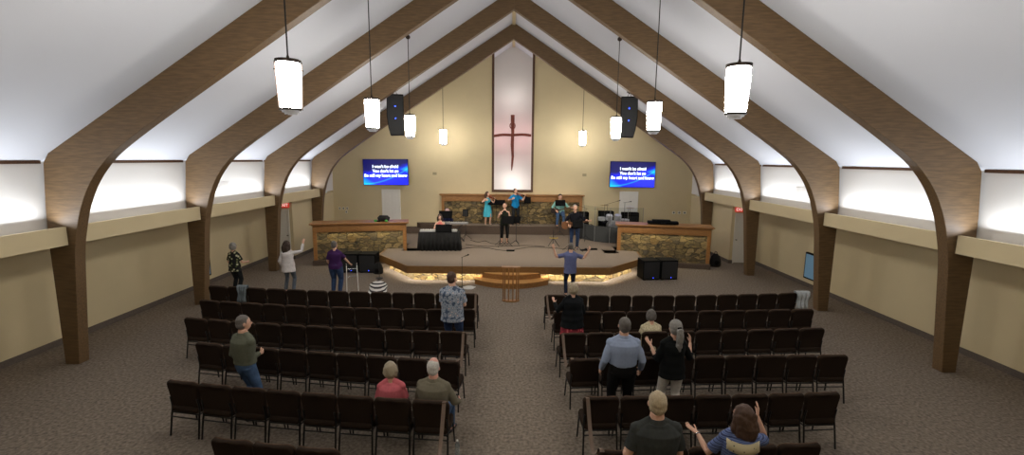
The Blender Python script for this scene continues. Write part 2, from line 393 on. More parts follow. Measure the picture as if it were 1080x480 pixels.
# curved wooden steps
M['tread'] = wood('oak_tread', (178, 128, 70), (206, 154, 90), (1.5, 8, 14), .4, 4)
def arc_poly(cx, yb, hw, dep, n=24):
    pts = [(cx+hw, yb), (cx-hw, yb)]
    # front edge: gentle arc
    for k in range(n+1):
        t = k/n; x = -hw + 2*hw*t; pts.append((cx+x, yb - dep*.45 - dep*.55*(1-(2*t-1)**2)))
    return pts
t = thing('stage_steps', 'pair of curved oak steps in front of the stage lip', 'steps', (0, 15.32, 0))
bm = bmesh.new(); prism(bm, arc_poly(0, .35, 1.02, .62), .19, .36); obj('upper_step', bm, M['oak'], t, smooth=False)
bm = bmesh.new(); prism(bm, arc_poly(0, .35, 1.04, .66), .36, .39); obj('upper_tread', bm, M['tread'], t, smooth=False, bevel=.008)
bm = bmesh.new(); prism(bm, arc_poly(0, .35, 1.26, 1.02), 0, .165); obj('lower_step', bm, M['oak'], t, smooth=False)
bm = bmesh.new(); prism(bm, arc_poly(0, .35, 1.29, 1.06), .165, .195); obj('lower_tread', bm, M['tread'], t, smooth=False, bevel=.008)
# stair pits beside the wings
for x, nm in ((-4.1, 'left'), (4.0, 'right')):
    bm = bmesh.new(); box(bm, x-.3, x+.3, 18.3, 18.75, 0, .3)
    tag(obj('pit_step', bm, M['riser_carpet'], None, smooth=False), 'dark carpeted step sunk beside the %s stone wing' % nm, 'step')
# rear riser
bm = bmesh.new()
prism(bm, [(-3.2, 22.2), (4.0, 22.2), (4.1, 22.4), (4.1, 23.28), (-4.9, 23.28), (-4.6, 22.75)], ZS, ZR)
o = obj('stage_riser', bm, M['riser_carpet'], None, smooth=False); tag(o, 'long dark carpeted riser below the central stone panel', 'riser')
bm = bmesh.new(); box(bm, -3.2, 4.0, 22.18, 23.2, ZR, ZR+.012); obj('riser_top', bm, M['stage_carpet'], o, smooth=False)
bm = bmesh.new(); prism(bm, [(-5.7, 22.3), (-5.5, 22.2), (-3.24, 22.2), (-4.66, 22.77), (-4.95, 23.28), (-6.4, 23.28)], ZS, ZS+.2)
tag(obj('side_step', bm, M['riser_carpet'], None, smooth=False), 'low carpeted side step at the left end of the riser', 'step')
# central stone panel
def stone_wall(name, label, L, h, loc, rz, depth=.35, plinth=.18):
    t = thing(name, label, 'half wall', loc, rz)
    if plinth:
        bm = bmesh.new(); box(bm, -L/2-.02, L/2+.02, -.14, depth, 0, plinth); obj('plinth', bm, M['riser_carpet'], t, smooth=False, bevel=.01)
    z0 = plinth
    bm = bmesh.new(); box(bm, -L/2+.14, L/2-.14, .03, .12, z0, h-.36); obj('stone_face', bm, M['stone'], t, smooth=False)
    bm = bmesh.new(); box(bm, -L/2, -L/2+.14, 0, depth, z0, h-.05); box(bm, L/2-.14, L/2, 0, depth, z0, h-.05); box(bm, -L/2+.14, L/2-.14, .13, depth, z0, h-.05)
    obj('oak_case', bm, M['oak'], t, smooth=False, bevel=.006)
    bm = bmesh.new(); box(bm, -L/2+.14, L/2-.14, -.01, .13, h-.36, h-.05)
    n = 4
    for k in range(n):
        a = -L/2+.2+k*(L-.4)/n; box(bm, a+.05, a+(L-.4)/n-.05, -.03, -.01, h-.31, h-.13)
    obj('oak_frieze', bm, M['oak'], t, smooth=False, bevel=.006)
    bm = bmesh.new(); box(bm, -L/2-.1, L/2+.1, -.12, depth+.05, h-.05, h); box(bm, -L/2-.04, L/2+.04, -.06, depth+.02, h-.09, h-.05)
    obj('oak_cap', bm, M['oak'], t, smooth=False, bevel=.008)
    return t
stone_wall('stone_half_wall', 'long stone and oak half wall under the tall niche', 7.1, 1.5, (-.02, 22.92, ZR), 0, .3, 0)
for s in (-1, 1):
    c = Vector((s*6.1, 18.12, 0)); ang = s*math.radians(-12.5)
    stone_wall('stone_half_wall', 'stone and oak half wall at the %s of the stage' % ('left' if s < 0 else 'right'), 3.6, 1.68, c, ang if s > 0 else -math.radians(-12.5), .75, .2)
    f = Vector((math.sin(ang), -math.cos(ang), 0))
    L_ = area('wing_strip_light', c + Vector((0, 0, 1.31)) + f*.06*1, (math.radians(-25), 0, ang if s > 0 else math.radians(12.5)), 3.2, .03, 5, (1, .85, .5))
    L_.location = c + Vector((0, 0, 1.3)) + Vector((0, -.05, 0))
# ------------------------------------------------------------------ cross in the niche
t = thing('wooden_cross', 'rough reddish wooden cross hanging in the tall white niche', 'cross', (-.02, YB, 3.68))
def rough(bm, pts, rr):
    loft(bm, pts, rr, ax=(1, 0, 0), n=9)
bm = bmesh.new()
rough(bm, [(-.03, 0, 0), (-.01, .01, .25), (.02, 0, .7), (-.01, 0, 1.3), (.01, 0, 1.9), (0, .01, 2.4), (.0, 0, 2.76)], [.015, .05, .065, .085, .08, .095, .1])
obj('upright', bm, M['cross'], t)
bm = bmesh.new(); loft(bm, smoothpath([(-.93, 0, 1.72), (-.5, -.03, 1.78), (0, -.05, 1.77), (.5, -.03, 1.8), (.93, 0, 1.76)], 4), [.065]*17, ax=(0, 0, 1), n=9)
obj('crossbar', bm, M['cross'], t)
bm = bmesh.new(); pts = [(0+.13*math.cos(a*PI/8), -.11+.015*math.sin(a*5), 2.22+.15*math.sin(a*PI/8)) for a in range(17)]
loft(bm, pts, [.022]*17, n=7); 
for a in range(14):
    an = a*2*PI/14; c = Vector((.13*math.cos(an), -.11, 2.22+.15*math.sin(an))); dd = Vector((math.cos(an+.7), -.3, math.sin(an+.7)))*.06
    loft(bm, [c-dd, c+dd], [.006, .002], n=5)
obj('thorn_crown', bm, M['cross'], t)
for s in (-1, 1):
    point('cross_pink_light', (s*.72, YB+.35, 5.5), 5, (1, .42, .48), .1)
    point('cross_pink_light', (s*.5, YB+.4, 5.2), 2, (1, .42, .48), .1)
point('niche_light', (0, YB+.5, 3.1), 14, (1, .97, .95), .1)  # added fill, low and high, brightens the niche; no fixture there
point('niche_light', (0, YB+.5, 7.4), 14, (1, .95, .92), .6)
spot('cross_spot', (0, 18.5, 8.6), (0, 23.3, 5.3), 160, (1, .9, .8), 34, .1)
# ------------------------------------------------------------------ projection screens
def text_obj(name, cu, parent):
    q = bpy.data.objects.new('tmp', cu); C.objects.link(q)
    me = bpy.data.meshes.new_from_object(q.evaluated_get(bpy.context.evaluated_depsgraph_get())); me.name = name
    bpy.data.objects.remove(q); o = bpy.data.objects.new(name, me); C.objects.link(o); o.parent = parent
    return o
def screen(label, x, z, rz, ry):
    t = thing('wall_screen', label, 'screen', (x, YB-.16, z), rz)
    t.rotation_euler = (0, ry, rz)
    W, Hh = 2.34, 1.3
    bm = bmesh.new(); box(bm, -W/2, W/2, 0, .06, -Hh/2, Hh/2); obj('screen_case', bm, M['black'], t, smooth=False, bevel=.006)
    m = bpy.data.materials.get('screen_picture')
    if not m:
        m = bpy.data.materials.new('screen_picture'); m.use_nodes = True; nt = m.node_tree; b = nt.nodes['Principled BSDF']
        b.inputs['Base Color'].default_value = (0, 0, 0, 1); b.inputs['Roughness'].default_value = .3
        tc = nt.nodes.new('ShaderNodeTexCoord'); sep = nt.nodes.new('ShaderNodeSeparateXYZ'); nt.links.new(tc.outputs['Generated'], sep.inputs[0])
        def math_(op, a, bb=None, cl=False):
            n = nt.nodes.new('ShaderNodeMath'); n.operation = op; n.use_clamp = cl
            for i, v in enumerate((a, bb)):
                if v is None: continue
                if isinstance(v, (int, float)): n.inputs[i].default_value = v
                else: nt.links.new(v, n.inputs[i])
            return n.outputs[0]
        X_, Z_ = sep.outputs[0], sep.outputs[2]
        nz = nt.nodes.new('ShaderNodeTexNoise'); nz.inputs['Scale'].default_value = 3; nt.links.new(tc.outputs['Generated'], nz.inputs[0])
        # boundary between navy top and blue: z = .62 + .2*x^2
        bd = math_('SUBTRACT', math_('ADD', math_('MULTIPLY', math_('MULTIPLY', X_, X_), .28), .6), Z_)
        f = math_('ADD', math_('MULTIPLY', bd, 5), math_('MULTIPLY', math_('SUBTRACT', nz.outputs[0], .5), 1.4), True)
        # bottom right darkening in the picture itself and cyan glow in the bottom left
        cy = math_('SUBTRACT', 1, math_('ADD', math_('MULTIPLY', X_, 3.2), math_('MULTIPLY', Z_, 2.6)), True)
        cy2 = math_('SUBTRACT', 1, math_('ADD', math_('MULTIPLY', math_('SUBTRACT', 1, X_), 5), math_('MULTIPLY', math_('ABSOLUTE', math_('SUBTRACT', Z_, .62)), 6)), True)
        # streak: z = .05 + .75 x^1.6
        sk = math_('SUBTRACT', Z_, math_('ADD', math_('MULTIPLY', math_('POWER', X_, 2.0), .62), .03))
        st_ = math_('SUBTRACT', 1, math_('MULTIPLY', math_('ABSOLUTE', sk), 28), True)
        g = math_('ADD', math_('ADD', cy, cy2), math_('MULTIPLY', st_, .55), True)
        m1 = nt.nodes.new('ShaderNodeMixRGB'); m1.inputs[1].default_value = lin((10, 10, 70)); m1.inputs[2].default_value = lin((8, 22, 225)); nt.links.new(f, m1.inputs[0])
        m2 = nt.nodes.new('ShaderNodeMixRGB'); m2.inputs[2].default_value = lin((20, 170, 245)); nt.links.new(g, m2.inputs[0]); nt.links.new(m1.outputs[0], m2.inputs[1])
        nt.links.new(m2.outputs[0], b.inputs['Emission Color']); b.inputs['Emission Strength'].default_value = 1.25
    bm = bmesh.new(); box(bm, -W/2+.02, W/2-.02, -.006, 0, -Hh/2+.02, Hh/2-.02); obj('screen_picture', bm, m, t, smooth=False)
    tm = bpy.data.materials.get('lyric_white') or mat('lyric_white', (225, 240, 255), .5, emit=1.6)
    for k, line in enumerate(("I won't be afraid", "You don't let go", "Be still my heart and know")):
        cu = bpy.data.curves.new('lyric_line', 'FONT'); cu.body = line; cu.size = .205; cu.align_x = 'CENTER'; cu.align_y = 'CENTER'; cu.extrude = .002; cu.offset = .004
        cu.materials.append(tm); o = text_obj('lyric_line', cu, t)
        o.location = (0, -.012, .28 - k*.225); o.rotation_euler = (PI/2, 0, 0)
    bm = bmesh.new(); box(bm, -.25, .25, .06, .15, -.2, .2); obj('wall_bracket', bm, M['blackmetal'], t, smooth=False)
screen('blue lyric screen on the wall, left of the cross', -6.4, 3.55, math.radians(-5), math.radians(-.6))
screen('blue lyric screen on the wall, right of the cross', 6.06, 3.55, math.radians(5), math.radians(.5))
# ------------------------------------------------------------------ pendants
M['lampglass'] = mat('lamp_glass', (255, 250, 240), .4, emit=LAMP_EMIT)
M['bronze'] = mat('bronze_metal', (48, 38, 32), .4, metal=.7, var=.1, scale=20)
M['lampsteel'] = mat('lamp_ring_metal', (196, 196, 200), .4, metal=.2, var=.05, scale=20)
def pendant(label, x, y):
    t = thing('pendant_lamp', label, 'pendant lamp', (x, y, 4.9), 0, 'hanging cylinder lamps')
    bm = bmesh.new(); loft(bm, [(0, 0, .07), (0, 0, .1), (0, 0, .5), (0, 0, .62)], [.125, .135, .155, .15], ax=(1, 0, 0), n=28); obj('glass_shade', bm, M['lampglass'], t)
    bm = bmesh.new(); loft(bm, [(0, 0, .62), (0, 0, .66), (0, 0, .672)], [.165, .168, .1], ax=(1, 0, 0), n=28); loft(bm, [(0, 0, .66), (0, 0, .72)], [.03, .012], n=12); obj('top_cap', bm, M['bronze'], t)
    bm = bmesh.new(); loft(bm, [(0, 0, .045), (0, 0, .07)], [.142, .148], n=28); obj('lower_ring', bm, M['bronze'], t)
    bm = bmesh.new(); loft(bm, [(0, 0, .02), (0, 0, .045)], [.112, .118], n=28); loft(bm, [(0, 0, -.005), (0, 0, .02)], [.082, .088], n=28); obj('bottom_ring', bm, M['lampsteel'], t)
    for k in range(4):
        a = k*PI/2+.4; bm = bmesh.new(); c_, s_ = math.cos(a), math.sin(a)
        loft(bm, [(c_*.145, s_*.145, .05), (c_*.167, s_*.167, .5), (c_*.17, s_*.17, .64)], [.006]*3, n=6); loft(bm, [(c_*.15, s_*.15, .54), (c_*.185, s_*.185, .54)], [.008]*2, n=6); obj('side_rod', bm, M['bronze'], t)
    t.scale = (1.04, 1.04, 1.13); t.location.z = 4.86; zt = (roofz(x) - 4.86)/1.13
    bm = bmesh.new(); loft(bm, [(0, 0, .7), (0, 0, zt)], [.011, .011], n=8); obj('cord', bm, M['blackmetal'], t)
    bm = bmesh.new(); ell(bm, (0, 0, zt-.04), (.07, .07, .06), sub=2); obj('ceiling_canopy', bm, M['bronze'], t)
    spot('pendant_downlight', (x, y, 4.87), (x, y, 0), LAMP_DOWN, (1, .93, .82), 130, .08, .8)
ord_ = ['nearest the camera', 'second from the camera', 'third from the camera', 'farthest, close to the stage wall', 'beside the balcony behind the photo']
for s in (-1, 1):
    for k, y in enumerate((6.7, 10.75, 14.65, 21.6, 2.75)):  # last pair is unseen, added behind the camera to light the near seats
        pendant('glowing cylinder pendant lamp in the %s row, %s' % ('left' if s < 0 else 'right', ord_[k]), s*(3.24 if k else 3.18), y)
# ------------------------------------------------------------------ hanging loudspeakers
def hang_speaker(label, x, y, s):
    t = thing('hanging_loudspeaker', label, 'loudspeaker', (x, y, 5.1), s*math.radians(-12))
    prof = [(-.3, 1.5), (.3, 1.5), (.3, .62), (.24, .25), (.17, 0), (-.2, .02), (-.28, .35)]
    if s < 0: prof = [(-a, b) for a, b in prof][::-1]; prof = [(-a, b) for a, b in prof]
    if s > 0: pr = [(-.3, 1.5), (.3, 1.5), (.32, .75), (.27, .3), (.2, 0), (-.3, .02)]
    else: pr = [(-.3, 1.5), (.3, 1.5), (.3, .02), (-.2, .0), (-.27, .3), (-.32, .75)]
    bm = bmesh.new(); prism_y(bm, pr, -.2, .28); obj('cabinet', bm, M['black'], t, smooth=False, bevel=.012)
    bm = bmesh.new(); prism_y(bm, [(a*.92, b*.95+.03) for a, b in pr], -.215, -.2); obj('grille', bm, M['blackgrille'], t, smooth=False)
    for z in (1.06, .62):
        bm = bmesh.new(); ell(bm, (0, -.222, z), (.022, .01, .022), sub=2); obj('indicator_light', bm, M['blueled'], t)
    bm = bmesh.new(); loft(bm, [(-.08, 0, 1.5), (0, 0, 1.66), (.08, 0, 1.5)], [.012]*3, n=6); box(bm, -.05, .05, -.04, .04, 1.62, 1.72); obj('yoke', bm, M['chrome'], t, smooth=False)
    zt = roofz(abs(x)) - 5.1
    bm = bmesh.new(); box(bm, -.1, .1, -.1, .1, 1.66, zt+.04); obj('ceiling_bracket', bm, M['black'], t, smooth=False)
hang_speaker('black loudspeaker hanging from the roof, left of the cross', -4.42, 17.6, -1)
hang_speaker('black loudspeaker hanging from the roof, right of the cross', 4.35, 17.6, 1)
# ------------------------------------------------------------------ signs, vents, outlets on the walls
M['exitred'] = mat('exit_sign_red', (205, 60, 50), .5, emit=.35)
M['exittxt'] = mat('exit_sign_white', (245, 225, 215), .5, emit=.6)
for s, lb in ((-1, 'left'), (1, 'right')):
    t = thing('exit_sign', 'red exit sign above the %s side door' % lb, 'sign', (s*9.45, YD-.03, 2.28))
    bm = bmesh.new(); box(bm, -.2, .2, -.03, .03, -.1, .1); obj('sign_box', bm, M['exitred'], t, smooth=False, bevel=.006)
    cu = bpy.data.curves.new('exit_letters', 'FONT'); cu.body = 'EXIT'; cu.size = .17; cu.align_x = 'CENTER'; cu.align_y = 'CENTER'; cu.extrude = .002; cu.materials.append(M['exittxt'])
    o = text_obj('exit_letters', cu, t); o.location = (0, -.034, 0); o.rotation_euler = (PI/2, 0, 0)
    for y, w_ in ((14.3, 'near'), (18.2, 'far')):
        bm = bmesh.new(); fx = s*(XU-.005)
        box(bm, fx-.01, fx+.01, y-.45, y+.45, 3.18, 3.2); box(bm, fx-.01, fx+.01, y-.45, y+.45, 3.42, 3.44); box(bm, fx-.01, fx+.01, y-.45, y-.43, 3.2, 3.42); box(bm, fx-.01, fx+.01, y+.43, y+.45, 3.2, 3.42)
        for k in range(7): box(bm, fx-.008, fx+.008, y-.43, y+.43, 3.215+k*.03, 3.228+k*.03)
        tag(obj('wall_vent', bm, M['white'], None, smooth=False), 'white slotted vent on the upper %s wall, %s one' % (lb, 'nearer' if w_ == 'near' else 'farther'), 'vent', 'upper wall vents')
def plate(x, z, w_, h_, label, m=None):
    t = thing('wall_plate', label, 'wall plate', (x, YB-.015, z))
    bm = bmesh.new(); box(bm, -w_/2, w_/2, 0, .015, -h_/2, h_/2); obj('cover', bm, m or M['plate'], t, smooth=False, bevel=.003)
    bm = bmesh.new(); box(bm, -w_*.25, w_*.25, -.006, 0, -h_*.3, h_*.3); obj('socket', bm, M['black'] if not m else m, t, smooth=False)
for k, x in enumerate((-8.85, -8.66, -8.47)): plate(x, 1.68, .11, .13, 'white outlet plate left of the left wall screen, %s of the upper three' % ('leftmost', 'middle', 'rightmost')[k])
plate(-8.52, 1.5, .11, .13, 'white outlet plate left of the left wall screen, lowest one')
for k, x in enumerate((8.3, 8.58, 8.86)): plate(x, 1.62, .15, .13, 'white outlet plate above the right stone wing, %s of three' % ('leftmost', 'middle', 'rightmost')[k])
M['beigeplate'] = mat('beige_plate', (150, 138, 108), .5, var=.05, scale=20)
plate(-3.95, 3.5, .2, .13, 'small beige wall plate right of the left wall screen', M['beigeplate'])
plate(3.65, 3.5, .2, .13, 'small beige wall plate left of the right wall screen', M['beigeplate'])
# side monitors hung on the aisle walls, cut by the photo edge
M['monitorglow'] = mat('monitor_picture', (90, 120, 140), .3, emit=.25)
for s in (-1, 1):
    t = thing('wall_monitor', 'black framed upright display on the %s aisle wall beside the seats' % ('left' if s < 0 else 'right'), 'display', (s*(XW-.05), 15.1 if s > 0 else 14.65, .75))
    bm = bmesh.new(); box(bm, -.04, .04, -.3, .3, -.45, .45); obj('case', bm, M['black'], t, smooth=False, bevel=.008)
    bm = bmesh.new(); box(bm, -s*.045-.003, -s*.045+.003, -.25, .25, -.4, .4); obj('picture', bm, M['monitorglow'], t, smooth=False)
# ------------------------------------------------------------------ seat rows
def rrect(w0, w1, h, r, n=5):
    """rounded trapezoid outline in XZ, w0 bottom half width, w1 top half width"""
    pts = [(-w0+.03, 0), (w0-.03, 0), (w0, .03)]
    for k in range(n+1):
        a = k/n*PI/2; pts.append((w1-r+r*math.cos(a), h-r+r*math.sin(a)))
    for k in range(1, 4): pts.append(((w1-r)*(1-k/2), h + (.016 if k == 2 else .010)))
    for k in range(n+1):
        a = PI/2+k/n*PI/2; pts.append((-w1+r+r*math.cos(a), h-r+r*math.sin(a)))
    pts.append((-w0, .03)); return pts
def make_chair():
    t = thing('stacking_chair', 'x', 'chair')
    # backrest: leans back a little, y = -.22 at top rear
    bm = bmesh.new(); prism_y(bm, rrect(.238, .266, .485, .105), -.03, .03)
    Mx = Matrix.Translation((0, -.16, .42)) @ Matrix.Rotation(math.radians(9), 4, 'X')
    for v in bm.verts:
        v.co.y += .06*(v.co.x/.25)**2 - .02; v.co = Mx @ v.co
    obj('backrest', bm, M['fabric'], t, bevel=.022, seg=3)
    bm = bmesh.new(); loft(bm, [Mx @ Vector((p[0]*.98, .028+.06*(p[0]/.25)**2-.02, p[1]*.99)) for p in rrect(.238, .266, .485, .105)[2:-1]], [.009]*len(rrect(.238, .266, .485, .105)[2:-1]), n=6)
    obj('edge_piping', bm, M['piping'], t)
    bm = bmesh.new(); prism(bm, [(-.23, -.2), (.23, -.2), (.255, -.1), (.255, .18), (.23, .25), (-.23, .25), (-.255, .18), (-.255, -.1)], .38, .47); obj('seat', bm, M['fabric'], t, bevel=.03, seg=3)
    bm = bmesh.new()
    for s in (-1, 1): loft(bm, [(s*.235, -.19, .36), (s*.235, .2, .36)], [.012]*2, n=6)
    loft(bm, [(-.235, -.17, .36), (.235, -.17, .36)], [.012]*2, n=6); loft(bm, [(-.235, .19, .36), (.235, .19, .36)], [.012]*2, n=6)
    loft(bm, [(-.245, -.2, .3), (.245, -.2, .3)], [.01]*2, n=6)
    obj('seat_frame', bm, M['blackmetal'], t)
    for s in (-1, 1):
        bm = bmesh.new(); loft(bm, smoothpath([(s*.235, -.19, .62), (s*.24, -.165, .45), (s*.243, -.19, .3), (s*.25, -.235, 0)], 3), [.0135]*10, n=8); obj('leg', bm, M['blackmetal'], t)
        bm = bmesh.new(); loft(bm, [(s*.235, .2, .37), (s*.25, .24, 0)], [.0125]*2, n=8); obj('leg', bm, M['blackmetal'], t)
    return t
proto_chair = make_chair(); chair_map = {proto_chair.name: kids(proto_chair)}
chair_used = [False]
rows_left = [(-1.1, 11.08, .033, .012, 13), (-1.08, 9.9, .062, .017, 12), (-1.14, 8.46, -.026, .011, 11), (-1.13, 7.07, -.11, .005, 9), (-1.13, 5.84, -.055, .012, 8), (-1.17, 4.62, -.07, .012, 5)]
rows_right = [(1.1, 11.05, -.047, .013, 12), (1.22, 9.72, .02, .005, 11), (1.22, 8.4, .06, .003, 10), (1.28, 7.2, .1, -.006, 9), (1.31, 6.03, .02, .006, 7), (1.31, 4.76, .07, .001, 5)]
rown = ['front row', 'second row', 'third row', 'fourth row', 'fifth row', 'sixth row']
ordn = ['aisle seat', 'second seat from the aisle', 'third seat from the aisle', 'fourth seat from the aisle', 'fifth seat from the aisle', 'sixth seat from the aisle', 'seventh seat from the aisle', 'eighth seat from the aisle', 'ninth seat from the aisle', 'tenth seat from the aisle', 'eleventh seat from the aisle', 'twelfth seat from the aisle', 'outermost seat at the photo edge']
CH = {}
for side, rows in (('left', rows_left), ('right', rows_right)):
    s = -1 if side == 'left' else 1
    for r, (x0, c0, c1, c2, n) in enumerate(rows):
        x = x0
        for k in range(n):
            y = c0 + c1*x + c2*x*x; sl = c1 + 2*c2*x; a = math.atan(sl)
            if not (r == 5 and ((s < 0 and k < 2))):
                lb = 'brown padded chair, %s in the %s block %s' % (ordn[k].replace(' seat', ''), side, rown[r])
                cx, cy = x - math.sin(a)*.24, y + math.cos(a)*.24
                jr = a + random.uniform(-.012, .012)
                if not chair_used[0]:
                    c = proto_chair; chair_used[0] = True; c.location = (cx, cy, 0); c.rotation_euler.z = jr
                else: c = copy_tree(proto_chair, (cx, cy, 0), jr, ch_map=chair_map)
                c['label'] = lb; c['group'] = 'padded chairs of the %s block' % side
                CH[(side, r, k)] = (x, y, a)
            x += s*.553*math.cos(a)
# tan straps that close off alternate rows
M['strap'] = mat('tan_strap', (98, 80, 66), .8, var=.1, scale=60)
def strap(label, pts):
    bm = bmesh.new(); P = smoothpath(pts, 5); loft(bm, P, [(.027, .0025)]*len(P), ax=(1, 0, 0), n=8)
    tag(obj('row_strap', bm, M['strap'], None), label, 'strap', 'straps closing off seat rows')
def row_strap(side, r, label):
    x, y, a = CH[(side, r, 0)]; x2, y2, a2 = CH.get((side, r+1, 0), (x, y-1.25, a)); s = -1 if side == 'left' else 1
    xa = x - s*.21; xb = x2 - s*.24
    strap(label, [(xa, y+.06, .88), (xa, y-.02, .905), (xa+.0, y-.05, .86), (xa+(xb-xa)*.2, y-.3, .62), (xa+(xb-xa)*.5, (y+y2)/2, .5), (xa+(xb-xa)*.85, y2+.25, .7), (xb, y2+.07, .9), (xb, y2-.02, .91)])
for side in ('left', 'right'):
    for r, rn in ((0, 'front'), (2, 'third'), (4, 'fifth')):
        row_strap(side, r, 'tan strap hanging off the aisle chair of the %s row in the %s block' % (rn, side))
# ------------------------------------------------------------------ people
SKIN = {}
def skin(rgb):
    k = 'skin_%d' % rgb[0]
    if k not in M: M[k] = mat(k, rgb, .55, var=.06, scale=25, bump=.1, bscale=120)
    return M[k]
M['eye'] = mat('eye_dark', (30, 24, 22), .3, var=.05, scale=10); M['lips'] = mat('lips', (150, 84, 78), .5, var=.05, scale=30)
def ik(S, W, L1, L2, pole):
    S, W = Vector(S), Vector(W); d = W - S; D = min(d.length, (L1+L2)*.998); u = d.normalized()
    W = S + u*D; a = (L1*L1 - L2*L2 + D*D)/(2*D); h = math.sqrt(max(L1*L1-a*a, 0))
    p = Vector(pole); p = (p - u*p.dot(u)); 
    if p.length < 1e-3: p = u.orthogonal()
    p.normalize(); return S + u*a + p*h, W
def hand_prims(bm, W, d, nrm, s, side, curl=.25, sc=1.0):
    """W wrist, d hand direction, nrm palm normal, side +1 if the thumb points to +cross"""
    d = Vector(d).normalized(); n = Vector(nrm); n = (n - d*n.dot(d)).normalized(); t = d.cross(n).normalized()*side
    k = s*sc
    loft(bm, [W, W+d*.03*k, W+d*.075*k, W+d*.098*k], [(.026*k, .02*k), (.034*k, .017*k), (.041*k, .016*k), (.038*k, .014*k)], ax=t, n=12, cap='round')
    Ls = (.072, .08, .075, .058)
    for i in range(4):
        off = (.030 - i*.0205)*k; p = W + d*.095*k + t*off
        dd = (d + t*(.16 - .1*i)).normalized(); pts = [p]; c = curl*(1+.15*i)
        for j, f in enumerate((.45, .3, .25)):
            ang = c*(j+1)*.75; v = (dd*math.cos(ang) + n*math.sin(ang)).normalized(); pts.append(pts[-1] + v*Ls[i]*f*k)
        loft(bm, pts, [.0095*k, .0092*k, .0085*k, .0075*k], n=8, cap='round')
    p = W + d*.03*k + t*.026*k; v1 = (d*.62 + t*.72 + n*.25).normalized(); v2 = (d*.85 + t*.35 + n*.35).normalized()
    loft(bm, [p, p+v1*.042*k, p+v1*.042*k+v2*.04*k], [.0135*k, .0115*k, .009*k], n=8, cap='round')
